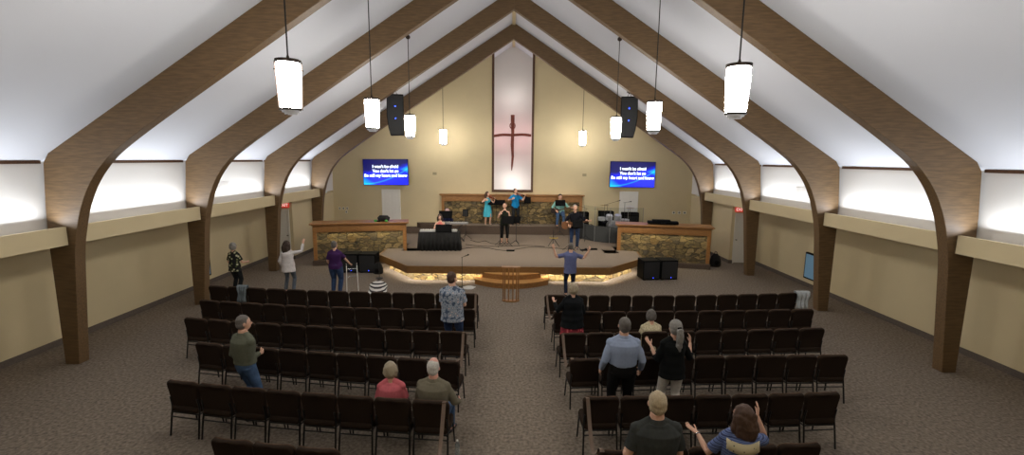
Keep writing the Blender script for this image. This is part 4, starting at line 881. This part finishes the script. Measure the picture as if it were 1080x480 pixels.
# walking frame
t = thing('walking_frame', 'white and grey metal walking frame held by the woman in purple', 'walking frame', (-5.14, 14.3, 0), .35)
t.scale = (.8, .9, 1)
for s in (-1, 1):
    bm = bmesh.new(); loft(bm, smoothpath([(s*.22, -.2, .02), (s*.2, -.17, .7), (s*.2, -.1, .86), (s*.2, .1, .86), (s*.2, .2, .7), (s*.22, .24, .02)], 5), [.014]*26, n=8); obj('side_frame', bm, M['dwhite'], t)
    bm = bmesh.new(); loft(bm, [(s*.2, -.12, .865), (s*.2, .04, .865)], [.02, .02], n=8); obj('hand_grip', bm, M['black'], t)
    bm = bmesh.new(); loft(bm, [(s*.21, -.18, .4), (s*.21, .22, .4)], [.011]*2, n=8); obj('side_brace', bm, M['dwhite'], t)
bm = bmesh.new(); loft(bm, [(-.2, .2, .68), (.2, .2, .68)], [.012]*2, n=8); loft(bm, [(-.2, .21, .42), (.2, .21, .42)], [.012]*2, n=8); obj('cross_bar', bm, M['chrome'], t)
# bottle and programme
M['bottleplastic'] = mat('clear_bottle', (215, 225, 230), .1, trans=.85, var=0)
t = thing('water_bottle', 'clear water bottle standing on the carpet beside the jacket man', 'bottle', (-.76, 6.05, 0))
bm = bmesh.new(); loft(bm, [(0, 0, .0), (0, 0, .01), (0, 0, .08), (0, 0, .1), (0, 0, .17), (0, 0, .205), (0, 0, .22)], [.03, .034, .034, .031, .034, .015, .014], ax=(1, 0, 0), n=18); obj('bottle_body', bm, M['bottleplastic'], t)
bm = bmesh.new(); cyl(bm, (0, 0), .015, .22, .24, 14); obj('bottle_cap', bm, M['dwhite'], t)
bm = bmesh.new(); box(bm, -.09, .09, -.07, .07, 0, .012); box(bm, -.085, .085, -.065, .065, .012, .02)
o = obj('orange_book', bm, mat('orange_cover', (190, 96, 40), .6, var=.05, scale=20), None, smooth=False, bevel=.003); o.location = (-1.98, 6.22, .62); o.rotation_euler = (.9, .1, .5)
o.location = (-2.1, 6.2, .475); o.rotation_euler = (0, 0, .4); tag(o, 'orange book lying on the chair left of the woman in coral', 'book')
# wrist band, cream yoke panel of the patterned top
m_yoke = ramp_mat('cloth_cream_dotted', 'voronoi', 26, [(0, (60, 56, 60)), (.2, (188, 176, 142))], .9, interp='CONSTANT')
arms = bw[1]; S, E, W, hd, nr, cu = arms[-1]
bm = bmesh.new(); dd = (W-E).normalized(); loft(bm, [W - dd*.02, W - dd*.008], [.031, .031], n=16); obj('bracelet', bm, M['chrome'], bw[0])
bm = bmesh.new()
for k in range(13):
    pass
P = [Vector((-.165+.0275*k, -.135+.012*((k-6)/6)**2*1.6 - .0, 1.235+.02*((k-6)/6)**2)) for k in range(13)]
rows = []
for z_, gy in ((0, -.010), (.05, -.003), (.11, .012)):
    rows.append([bm.verts.new((p.x, p.y*(1-.1*((i-6)/6)**2)+gy-.034 + .035*((i-6)/6)**2, p.z+z_)) for i, p in enumerate(P)])
for i in range(2):
    for j in range(12): bm.faces.new((rows[i][j], rows[i][j+1], rows[i+1][j+1], rows[i+1][j]))
o = obj('cream_yoke', bm, m_yoke, bw[0]); so = o.modifiers.new('t', 'SOLIDIFY'); so.thickness = .008; o['label'] = 'cream dotted panel across the back'
# ------------------------------------------------------------------ lectern with open spindles
t = thing('spindle_lectern', 'small open oak lectern of slender spindles before the stage steps', 'lectern', (-.02, 13.35, 0))
def half_moon(r, y0): return [(r*math.cos(a), y0 - .75*r*math.sin(a)) for a in [PI*k/14 for k in range(15)]]
bm = bmesh.new(); prism(bm, half_moon(.27, .06), 0, .04); obj('base', bm, M['oak'], t, smooth=False, bevel=.008)
bm = bmesh.new(); prism(bm, [(-.28, .12), (.28, .12), (.28, -.1), (.14, -.17), (0, -.13), (-.14, -.17), (-.28, -.1)], 1.02, 1.055, Matrix.Rotation(math.radians(-4), 4, 'X')); obj('top_shelf', bm, M['oak'], t, smooth=False, bevel=.008)
for k in range(6):
    a = PI*(.06+.88*k/5); bm = bmesh.new(); x_, y_ = .235*math.cos(a), .05-.16*math.sin(a)
    loft(bm, [(x_, y_, .03), (x_, y_, .3), (x_, y_, .5), (x_, y_, .8), (x_, y_, 1.03)], [.016, .018, .02, .017, .015], n=10); obj('spindle', bm, M['oak'], t)
# ------------------------------------------------------------------ stands, stage gear
def tripod(bm, n=3, r=.3, z=.25, rr=.01, a0=.3):
    for k in range(n):
        a = a0 + k*2*PI/n; loft(bm, [(0, 0, z), (r*math.cos(a), r*math.sin(a), .012)], [rr, rr], n=6)
def mic_stand(label, loc, h=1.5, boom=None, rz=0, base='tripod', mic=True):
    t = thing('microphone_stand', label, 'microphone stand', loc, rz)
    bm = bmesh.new()
    if base == 'tripod': tripod(bm)
    else: loft(bm, [(0, 0, 0), (0, 0, .02), (0, 0, .03)], [.13, .13, .05], n=24)
    obj('base', bm, M['blackmetal'], t)
    bm = bmesh.new(); loft(bm, [(0, 0, .02), (0, 0, h)], [.01, .008], n=8); obj('pole', bm, M['blackmetal'], t)
    e = Vector((0, 0, h))
    if boom:
        e2 = e + Vector(boom); bm = bmesh.new(); loft(bm, [e - Vector(boom)*.35, e2], [.007, .007], n=6); obj('boom', bm, M['blackmetal'], t); d = Vector(boom).normalized(); e = e2
    else: d = Vector((0, .8, .5)).normalized()
    if mic:
        bm = bmesh.new(); loft(bm, [e, e + d*.12], [.011, .015], n=10); ell(bm, e + d*.14, (.025, .025, .028), sub=2); obj('microphone', bm, M['black'], t)
    return t
def music_stand(label, loc, h=1.15, w_=.5, rz=0, tilt=35, two=False):
    t = thing('music_stand', label, 'music stand', loc, rz)
    bm = bmesh.new(); tripod(bm, r=.28, z=.22); obj('base', bm, M['blackmetal'], t)
    bm = bmesh.new(); loft(bm, [(0, 0, .15), (0, 0, h)], [.012, .009], n=8); obj('pole', bm, M['blackmetal'], t)
    Mx = Matrix.Translation((0, 0, h)) @ Matrix.Rotation(math.radians(-tilt*-1), 4, 'X')
    bm = bmesh.new(); box(bm, -w_/2, w_/2, -.006, .006, -.05, .3, Mx); box(bm, -w_/2, w_/2, -.006, .05, -.055, -.045, Mx); obj('desk', bm, M['black'], t, smooth=False, bevel=.003)
    return t
mic_stand('straight black microphone stand on the carpet before the stage, left of the steps', (-1.66, 14.9, 0), 1.0, (.08, .03, .03), 0, 'round')
bm = bmesh.new(); loft(bm, [(0, 0, 0), (0, 0, .02), (0, 0, .035)], [.2, .19, .1], ax=(1, 0, 0), n=20)
for v in bm.verts: v.co.x *= 1+.2*math.sin(v.co.y*30)
o = obj('cloth_pad', bm, cloth('white_pad', (210, 208, 204)), None); o.location = (-1.42, 14.75, 0); tag(o, 'white cloth pad on the carpet beside the straight microphone stand', 'cloth')
mic_stand('black microphone stand on the carpet beside the left subwoofers', (-4.72, 15.85, 0), 1.1, (0, .1, .1), 0, 'round', False)
music_stand('black music stand in front of the singer', (-.18, 19.2, ZS), 1.0, .5, PI, 25)
music_stand('low black music stand right of the singer', (.18, 19.4, ZS), 1.0, .32, PI-.3, 40)
mic_stand('black boom microphone stand at the singer', (-.5, 19.15, ZS), 1.45, (.08, .22, .08), 0)
music_stand('wide black music stand on the riser between the two violinists', (-.78, 22.45, ZR), 1.05, .85, PI, 50)
music_stand('black music stand on the riser right of the violin man', (.75, 22.5, ZR), 1.15, .34, PI, 30)
music_stand('black music stand in front of the mint shirt guitarist', (2.34, 22.05-.0, ZS), 1.5, .5, PI, 40)
music_stand('black music stand in front of the older guitarist', (2.66, 18.2, ZS), 1.0, .42, PI, 30)
mic_stand('microphone stand reaching up to the older guitarist', (2.3, 18.15, ZS), 1.5, (.14, .22, .05), 0)
mic_stand('boom microphone stand left of the drum shield', (3.35, 20.6, ZS), 1.5, (-.3, 0, .12), 0)
mic_stand('tall boom microphone over the left of the drums', (4.55, 21.7, ZS), 1.6, (.45, 0, .14), 0)
mic_stand('tall straight boom microphone over the right of the drums', (5.2, 21.0, ZS), 1.75, (.2, .1, .02), 0)
# instrument stand with yellow grips
t = thing('guitar_stand', 'empty black guitar stand with yellow grips left of the older guitarist', 'guitar stand', (1.75, 18.95, ZS))
bm = bmesh.new(); tripod(bm, r=.28, z=.4, rr=.012); loft(bm, [(0, 0, .35), (0, 0, .75)], [.014, .012], n=8); obj('frame', bm, M['blackmetal'], t)
bm = bmesh.new(); M['yellow'] = mat('yellow_foam', (190, 160, 40), .7, var=.1, scale=20)
loft(bm, [(-.16, -.1, .42), (.16, -.1, .42)], [.014]*2, n=8); ell(bm, (-.16, -.14, .44), (.02, .04, .02), sub=2); ell(bm, (.16, -.14, .44), (.02, .04, .02), sub=2); obj('grip', bm, M['yellow'], t)
# violins and guitars
M['violin'] = mat('violin_varnish', (122, 52, 24), .25, var=.2, scale=14)
def outline_body(bm, L_, wu, wl, ww, th, Mx):
    pts = []; n = 28
    for k in range(n):
        a = 2*PI*k/n; z = math.cos(a); wv = (wu if z > 0 else wl); 
        waist = 1 - (1-ww)*math.exp(-((z-.1)/.32)**2)
        pts.append((math.sin(a)*wv*waist if abs(math.sin(a)) > .01 else 0, z*L_/2))
    a_ = [bm.verts.new(Mx @ Vector((p[0], -th/2, p[1]))) for p in pts]; b_ = [bm.verts.new(Mx @ Vector((p[0], th/2, p[1]))) for p in pts]
    bm.faces.new(a_); bm.faces.new(b_[::-1])
    for i in range(n): bm.faces.new((a_[i], b_[i], b_[(i+1) % n], a_[(i+1) % n]))
def basis(o, zdir, ydir):
    z = Vector(zdir).normalized(); y = Vector(ydir); y = (y - z*y.dot(z)).normalized(); x = y.cross(z)
    m = Matrix((x, y, z)).transposed().to_4x4(); m.translation = Vector(o); return m
def world_of(p, v): # person local -> world
    r = p[0]; return Matrix.Translation(r.location) @ Matrix.Rotation(r.rotation_euler.z, 4, 'Z') @ Vector(v)
def violin(label, p):
    S, E, W, *_ = p[1][-1]; ch = p[2](-.05, .06, .015); t = thing('violin', label, 'violin', (0, 0, 0))
    a = world_of(p, ch); b_ = world_of(p, W); d = (b_-a).normalized(); Mx = basis(a + d*.14, d, (0, 0, 1))
    t.matrix_world = Mx
    bm = bmesh.new(); outline_body(bm, .36, .085, .105, .62, .045, Matrix()); obj('violin_body', bm, M['violin'], t, smooth=False, bevel=.006)
    bm = bmesh.new(); box(bm, -.014, .014, -.01, .03, .12, .4); ell(bm, (0, 0, .41), (.015, .02, .025), sub=2); obj('neck', bm, M['black'], t, smooth=False)
    bm = bmesh.new(); box(bm, -.02, .02, .02, .045, -.03, -.024); obj('bridge', bm, M['oak'], t, smooth=False)
    S, E, W2, *_ = p[1][1]; h = world_of(p, W2); c = a + d*.2 + Vector((0, 0, .06))
    dd = (c-h).normalized(); bm = bmesh.new(); loft(bm, [h - dd*.03, h+dd*.7], [.006, .004], n=6); loft(bm, [h + Vector((0, 0, -.012)), h+dd*.69 + Vector((0, 0, -.012))], [.003, .003], n=5)
    tag(obj('violin_bow', bm, M['frame'], None), label.replace('violin', 'violin bow', 1), 'bow')
violin('violin under the chin of the young woman in turquoise', vg); violin('violin under the chin of the man in bright blue', vm)
def guitar(label, p, m, z=.1, sc=1.0):
    S, E, W, *_ = p[1][-1]; S2, E2, W2, *_ = p[1][1]
    a = world_of(p, W2 + Vector((0, .02, 0))); b_ = world_of(p, W + Vector((0, .02, 0))); d = (b_-a).normalized(); fw = world_of(p, (0, 1, 0)) - world_of(p, (0, 0, 0))
    t = thing('guitar', label, 'guitar', (0, 0, 0)); Mx = basis(a - d*.05 - fw*.06, d, fw); t.matrix_world = Mx
    bm = bmesh.new(); outline_body(bm, .48*sc, .14*sc, .185*sc, .7, .08, Matrix()); obj('guitar_body', bm, m, t, smooth=False, bevel=.01)
    bm = bmesh.new(); box(bm, -.025, .025, .02, .05, .1, .72); box(bm, -.035, .035, .0, .03, .72, .86); obj('neck', bm, M['frame'], t, smooth=False)
    bm = bmesh.new(); loft(bm, [(0, .041, .03), (0, .043, .03)], [.045, .045], n=20); obj('sound_hole', bm, M['black'], t)
guitar('dark acoustic guitar played by the older guitarist', gm, wood('dark_guitar_wood', (90, 56, 30), (122, 78, 40), (4, 4, 4)))
guitar('dark electric guitar played by the mint shirt guitarist', mg, mat('dark_guitar', (40, 30, 28), .3, var=.1, scale=20), sc=.85)
# stool for the seated guitarist
def stool(label, loc, h):
    t = thing('stool', label, 'stool', loc)
    bm = bmesh.new(); loft(bm, [(0, 0, h-.05), (0, 0, h)], [.17, .18], n=24); obj('seat', bm, M['blackcloth'], t)
    for k in range(4):
        a = PI/4+k*PI/2; bm = bmesh.new(); loft(bm, [(.1*math.cos(a), .1*math.sin(a), h-.05), (.2*math.cos(a), .2*math.sin(a), 0)], [.013]*2, n=8); obj('leg', bm, M['blackmetal'], t)
stool('black stool under the mint shirt guitarist', (2.3, 22.52, ZR), .6)
stool('black stool under the keyboard player in pink', (-3.02, 18.97, ZS), .48)
stool('black stool under the person in dark blue', (-2.98, 20.92, ZS), .5)
# skirted keyboard table
t = thing('keyboard_table', 'table with a pleated black skirt at the left of the stage', 'table', (-2.94, 18.3, ZS), .06)
bm = bmesh.new(); box(bm, -.8, .8, -.28, .3, .71, .74); obj('tabletop', bm, M['black'], t, smooth=False, bevel=.005)
bm = bmesh.new(); n = 150; lo = []; hi = []
per = [(-.8, .3), (-.8, -.28), (.8, -.28), (.8, .3)]
tot = .58+1.6+.58
for k in range(n+1):
    d_ = tot*k/n
    if d_ < .58: p = (-.8, .3-d_); nn = (-1, 0)
    elif d_ < 2.18: p = (-.8+d_-.58, -.28); nn = (0, -1)
    else: p = (.8, -.28+d_-2.18); nn = (1, 0)
    w1 = .012*math.sin(d_*38); w2 = .035+.035*math.sin(d_*38+.6*math.sin(d_*5))
    hi.append(bm.verts.new((p[0]+nn[0]*(.012+w1*.5), p[1]+nn[1]*(.012+w1*.5), .735))); lo.append(bm.verts.new((p[0]+nn[0]*w2*1.3, p[1]+nn[1]*w2*1.3, .012)))
for k in range(n): bm.faces.new((lo[k], lo[k+1], hi[k+1], hi[k]))
o = obj('table_skirt', bm, M['blackcloth'], t); so = o.modifiers.new('t', 'SOLIDIFY'); so.thickness = .006
for k in range(4):
    bm = bmesh.new(); sx, sy = (-1, 1)[k % 2], (-1, 1)[k//2]; loft(bm, [(sx*.74, .01+sy*.22, 0), (sx*.74, .01+sy*.22, .71)], [.015]*2, n=8); obj('leg', bm, M['blackmetal'], t)
def keyboard(label, loc, rz, W_=1.3, body=None, stand=None):
    t = thing('keyboard', label, 'keyboard', loc, rz)
    bm = bmesh.new(); box(bm, -W_/2, W_/2, -.15, .15, 0, .07); obj('case', bm, body or M['black'], t, smooth=False, bevel=.01)
    bm = bmesh.new(); nk = 52; w = (W_-.12)/nk
    for k in range(nk): box(bm, -W_/2+.06+k*w+.001, -W_/2+.06+(k+1)*w-.001, .0, .145, .07, .082)
    obj('white_keys', bm, M['plate'], t, smooth=False)
    bm = bmesh.new()
    for k in range(nk-1):
        if k % 7 in (0, 1, 3, 4, 5): box(bm, -W_/2+.06+(k+.7)*w, -W_/2+.06+(k+1.3)*w, .0, .09, .082, .092)
    obj('black_keys', bm, M['black'], t, smooth=False); return t
keyboard('digital piano with pale top lying on the skirted table', (-2.98, 18.32, ZS+.74), .06, 1.5, mat('silver_case', (170, 170, 168), .4, metal=.3, var=.05, scale=20))
keyboard('silver keyboard on a cross stand behind the skirted table', (-2.6, 20.3, ZS+.78), 0, 1.25, mat('grey_case', (150, 150, 152), .4, metal=.3, var=.05, scale=20))
t = thing('keyboard_stand', 'black crossed stand under the silver keyboard', 'stand', (-2.6, 20.3, ZS))
for s in (-1, 1):
    bm = bmesh.new(); loft(bm, [(s*.45, -.1, .0), (-s*.4, -.1, .77)], [.014]*2, n=8); loft(bm, [(s*.45, .1, .0), (-s*.4, .1, .77)], [.014]*2, n=8); loft(bm, [(s*.45, -.18, .012), (s*.45, .18, .012)], [.014]*2, n=8); obj('cross_leg', bm, M['blackmetal'], t)
def flat_screen(name, label, cat, loc, rz, w_, h_, tilt=-18):
    t = thing(name, label, cat, loc, rz); Mx = Matrix.Rotation(math.radians(tilt), 4, 'X')
    bm = bmesh.new(); box(bm, -w_/2, w_/2, -.01, .01, 0.02, h_, Mx); obj('panel', bm, M['black'], t, smooth=False, bevel=.004)
    bm = bmesh.new(); box(bm, -w_/2, w_/2, 0, .2, 0, .02); obj('foot', bm, M['black'], t, smooth=False, bevel=.004); return t
flat_screen('music_rest', 'black music rest standing on the skirted table', 'music rest', (-2.75, 18.1, ZS+.742), 0, .66, .32)
music_stand('black music stand before the person in dark blue', (-2.95, 20.0, ZS), 1.12, .6, PI, 30)
t = thing('stage_speaker', 'small black speaker on a pole stand right of the keyboards', 'loudspeaker', (-2.12, 20.6, ZS))
bm = bmesh.new(); tripod(bm, r=.3); loft(bm, [(0, 0, .2), (0, 0, 1.1)], [.014, .014], n=8); obj('stand', bm, M['blackmetal'], t)
bm = bmesh.new(); box(bm, -.12, .12, -.1, .1, 1.08, 1.4); obj('cabinet', bm, M['black'], t, smooth=False, bevel=.012)
bm = bmesh.new(); box(bm, -.1, .1, -.108, -.1, 1.1, 1.38); obj('grille', bm, M['blackgrille'], t, smooth=False)
# subwoofers and monitors
def sub(label, loc, rz, w_=.62, d_=.6, h_=.72, group=None):
    t = thing('subwoofer', label, 'loudspeaker', loc, rz, group)
    bm = bmesh.new(); box(bm, -w_/2, w_/2, -d_/2, d_/2, .02, h_); obj('cabinet', bm, M['black'], t, smooth=False, bevel=.012)
    bm = bmesh.new(); box(bm, -w_/2+.03, w_/2-.03, -d_/2-.012, -d_/2, .06, h_-.05); obj('grille', bm, M['blackgrille'], t, smooth=False)
    bm = bmesh.new(); box(bm, -w_/2+.04, -w_/2+.12, -d_/2+.05, d_/2-.05, 0, .02); box(bm, w_/2-.12, w_/2-.04, -d_/2+.05, d_/2-.05, 0, .02); obj('feet', bm, M['black'], t, smooth=False)
    bm = bmesh.new(); ell(bm, (w_*.1, -d_/2-.014, .1), (.012, .006, .012), sub=1); obj('power_light', bm, M['blueled'], t); return t
sub('black subwoofer on the carpet left of the stage, left one of the pair', (-6.03, 16.85, 0), 0)
sub('black subwoofer on the carpet left of the stage, right one of the pair', (-5.38, 16.85, 0), 0)
sub('black subwoofer on the carpet right of the stage, left one of the pair', (4.98, 16.2, 0), .1)
sub('black subwoofer on the carpet right of the stage, right one of the pair', (5.64, 16.27, 0), .1)
def bag(label, loc, s_, name='black_bag'):
    t = thing(name, label, 'bag', loc); bm = bmesh.new()
    loft(bm, [(0, 0, .0), (0, 0, .06*s_), (0, 0, .2*s_), (0, 0, .34*s_), (0, 0, .42*s_)], [(.15*s_, .1*s_), (.19*s_, .13*s_), (.18*s_, .13*s_), (.14*s_, .1*s_), (.06*s_, .05*s_)], ax=(1, 0, 0), n=18); obj('bag_body', bm, M['blackcloth'], t)
    bm = bmesh.new(); loft(bm, smoothpath([(-.05*s_, 0, .4*s_), (-.03*s_, 0, .48*s_), (.03*s_, 0, .48*s_), (.05*s_, 0, .4*s_)], 4), [.01]*13, n=6); obj('handle', bm, M['blackcloth'], t)
    bm = bmesh.new(); loft(bm, [(-.09*s_, -.12*s_, .08*s_), (-.09*s_, -.14*s_, .16*s_), (-.09*s_, -.12*s_, .22*s_)], [(.05*s_, .02), (.09*s_, .03), (.05*s_, .02)], ax=(1, 0, 0), n=10)
    for v in bm.verts: v.co.x += .09*s_
    obj('front_pocket', bm, M['black'], t)
bag('black bag slumped beside the left subwoofers', (-4.95, 16.5, 0), 1.0); bag('black backpack on the floor right of the right stone wing', (8.3, 18.2, 0), 1.25, 'backpack')
# objects on the wing tops
t = thing('black_bag', 'black bag with green pouches on top of the left stone wing', 'bag', (-5.25, 18.5, 1.68))
bm = bmesh.new(); loft(bm, [(-.22, 0, .1), (-.15, 0, .13), (.15, 0, .13), (.22, 0, .1)], [(.08, .08), (.13, .1), (.13, .1), (.08, .08)], ax=(0, 0, 1), n=16); 
for v in bm.verts: v.co.z = max(v.co.z, 0)
obj('bag_body', bm, M['blackcloth'], t)
M['green'] = mat('green_pouch', (70, 150, 60), .6, var=.1, scale=20)
for x_ in (-.3, .14):
    bm = bmesh.new(); ell(bm, (x_, -.14, .05), (.07, .04, .05), sub=2); obj('green_pouch', bm, M['green'], t)
bm = bmesh.new(); box(bm, -.32, -.12, -.1, 0, 0, .05); obj('pouch_flap', bm, M['black'], t, smooth=False, bevel=.01)
t = thing('instrument_case', 'long flat black case lying on top of the right stone wing', 'case', (6.15, 18.45, 1.68), -.2)
bm = bmesh.new(); box(bm, -.6, .6, -.18, .18, .02, .13); obj('lower_shell', bm, M['black'], t, smooth=False, bevel=.02)
bm = bmesh.new(); box(bm, -.42, .3, -.14, .14, .13, .19); obj('lid', bm, M['black'], t, smooth=False, bevel=.02)
bm = bmesh.new(); loft(bm, smoothpath([(-.08, -.18, .08), (-.06, -.22, .08), (.06, -.22, .08), (.08, -.18, .08)], 3), [.008]*10, n=6); box(bm, -.5, .5, -.1, .1, 0, .02); obj('handle', bm, M['blackmetal'], t)
# amplifiers and cabinets behind the guitarist
def amp(label, loc, w_, h_, rz=0):
    t = thing('amplifier', label, 'amplifier', loc, rz)
    bm = bmesh.new(); box(bm, -w_/2, w_/2, -.2, .2, 0, h_); obj('cabinet', bm, M['black'], t, smooth=False, bevel=.015)
    bm = bmesh.new(); box(bm, -w_/2+.04, w_/2-.04, -.21, -.2, .05, h_-.16); obj('grille', bm, M['blackgrille'], t, smooth=False)
    bm = bmesh.new(); box(bm, -w_/2+.04, w_/2-.04, -.212, -.2, h_-.13, h_-.04); obj('control_panel', bm, M['blackmetal'], t, smooth=False)
amp('tall black amplifier beside the older guitarist', (3.35, 21.4, ZS), .5, 1.25)
amp('black amplifier behind the drum shield, left one', (4.62, 22.3, ZS), .7, 1.2)
amp('black amplifier behind the drum shield beside the far door', (5.8, 22.3, ZS), .8, 1.15)
# drum shield: tinted lower panels, clear upper panels
M['acrylic'] = mat('clear_acrylic', (236, 240, 240), .03, trans=1.0); M['acrylic'].node_tree.nodes['Principled BSDF'].inputs['IOR'].default_value = 1.02
M['baffle'] = mat('grey_baffle', (58, 60, 60), .9, var=.15, scale=60)
t = thing('drum_shield', 'curved drum shield of dark baffles and clear upper panels', 'drum shield', (4.7, 20.6, ZS))
pts = [(-1.35, .55), (-.95, -.1), (-.35, -.5), (.4, -.62), (1.1, -.5)]
for i in range(4):
    a, b_ = Vector(pts[i]), Vector(pts[i+1]); d = (b_-a); nn = Vector((d.y, -d.x)).normalized()*.03
    bm = bmesh.new(); prism(bm, [a+nn, b_+nn, b_-nn, a-nn], 0.01, .72); obj('baffle', bm, M['baffle'], t, smooth=False, bevel=.006)
    bm = bmesh.new(); nn = nn*.12; prism(bm, [a+nn, b_+nn, b_-nn, a-nn], .73, 1.6); obj('clear_panel', bm, M['acrylic'], t, smooth=False)
for p in pts:
    bm = bmesh.new(); loft(bm, [(p[0], p[1]-.04, 0), (p[0], p[1]-.04, 1.6)], [.012]*2, n=6); obj('hinge_post', bm, mat('clear_hinge', (120, 122, 120), .3, var=.02, scale=10) if 'hinge' not in M else M['hinge'], t)
# drums
M['drumwhite'] = mat('drum_shell_white', (196, 196, 200), .6, var=.08, scale=20); M['drumhead'] = mat('drum_head', (220, 218, 212), .5, var=.03, scale=20); M['cymbal'] = mat('cymbal_brass', (176, 150, 84), .3, metal=.9, var=.1, scale=20)
t = thing('drum_kit', 'white and chrome drum kit behind the drum shield', 'drum kit', (4.75, 21.35, ZS+.3))
bm = bmesh.new(); box(bm, -1.0, 1.0, -.6, .6, -.3, -.0); obj('drum_riser', bm, M['riser_carpet'], t, smooth=False, bevel=.01)
def drum(name, c, r, h_, axis, lugs=6):
    d = Vector(axis).normalized(); c = Vector(c)
    bm = bmesh.new(); loft(bm, [c - d*h_/2, c + d*h_/2], [r, r], n=28); o = obj(name, bm, M['drumwhite'], t)
    bm = bmesh.new(); loft(bm, [c + d*h_/2, c + d*(h_/2+.006)], [r*.96, r*.96], n=28); loft(bm, [c - d*h_/2, c - d*(h_/2+.006)], [r*.96, r*.96], n=28); obj('drum_head', bm, M['drumhead'], o)
    bm = bmesh.new()
    for e in (-1, 1): loft(bm, [c + d*e*h_/2*.94, c + d*e*(h_/2+.012)], [r*1.03, r*1.03], n=28)
    x = d.orthogonal().normalized(); y = d.cross(x)
    for k in range(lugs):
        a = 2*PI*k/lugs; q = c + (x*math.cos(a)+y*math.sin(a))*(r+.012); loft(bm, [q - d*h_*.45, q + d*h_*.45], [.008]*2, n=6)
    obj('drum_hoop', bm, M['lampsteel'], o)
drum('bass_drum', (0, -.05, .28), .27, .4, (0, 1, 0)); drum('tom_drum', (-.2, -.15, .72), .14, .22, (0, -.3, 1)); drum('tom_drum', (.2, -.15, .72), .15, .24, (0, -.3, 1)); drum('floor_tom', (.6, .15, .42), .2, .36, (0, 0, 1)); drum('snare_drum', (-.5, .15, .62), .17, .14, (0, 0, 1))
for (x_, y_, z_) in ((-.75, -.1, 1.12), (.75, -.15, 1.18), (-.35, .3, 1.25)):
    bm = bmesh.new(); loft(bm, [(x_, y_, z_-.006), (x_, y_, z_), (x_, y_, z_+.02)], [.22, .2, .04], n=28); obj('cymbal', bm, M['cymbal'], t)
    bm = bmesh.new(); loft(bm, [(x_, y_, .1), (x_, y_, z_+.04)], [.01]*2, n=8)
    for k in range(3): a = k*2*PI/3; loft(bm, [(x_, y_, .25), (x_+.22*math.cos(a), y_+.22*math.sin(a), .01)], [.008]*2, n=6)
    obj('cymbal_stand', bm, M['chrome'], t)
# pedals and cables on the stage floor
def pedal(label, loc, w_, rz=0):
    t = thing('floor_pedal', label, 'pedal', loc, rz); bm = bmesh.new(); box(bm, -w_/2, w_/2, -.08, .08, 0, .05); obj('pedal_case', bm, M['black'], t, smooth=False, bevel=.008)
    bm = bmesh.new()
    for k in range(3): cyl(bm, (-w_*.3+k*w_*.3, -.02), .02, .05, .065, 10)
    obj('foot_switch', bm, M['chrome'], t)
pedal('small black pedal on the stage floor in front of the singer', (-.05, 18.1, ZS), .32)
pedal('black pedal board on the stage floor right of the older guitarist', (3.28, 18.55, ZS), .5, .1); pedal('black wedge pedal at the older guitarist left foot', (2.95, 18.35, ZS), .28, .2)
def cable(label, pts, r=.009):
    bm = bmesh.new(); P = smoothpath([(x, y, ZS+.01) for x, y in pts], 6); loft(bm, P, [r]*len(P), n=6)
    tag(obj('floor_cable', bm, M['black'], None), label, 'cable')
cable('black cable running from the keyboards to the pedal at the stage centre', [(-2.1, 18.4), (-1.6, 18.75), (-1.0, 18.65), (-.6, 18.3), (-.2, 18.12)])
cable('black cable looping on the stage left of the singer', [(-1.9, 20.5), (-1.5, 20.0), (-1.2, 20.3), (-.9, 19.7), (-.5, 19.6)])
cable('black cable crossing the stage from the singer to the guitar stand', [(.1, 18.4), (.7, 18.9), (1.2, 18.95), (1.7, 18.8), (2.4, 18.55)])
cable('black cable lying along the foot of the riser', [(-2.0, 19.4), (-1.0, 19.0), (.6, 19.3), (1.4, 19.1)])
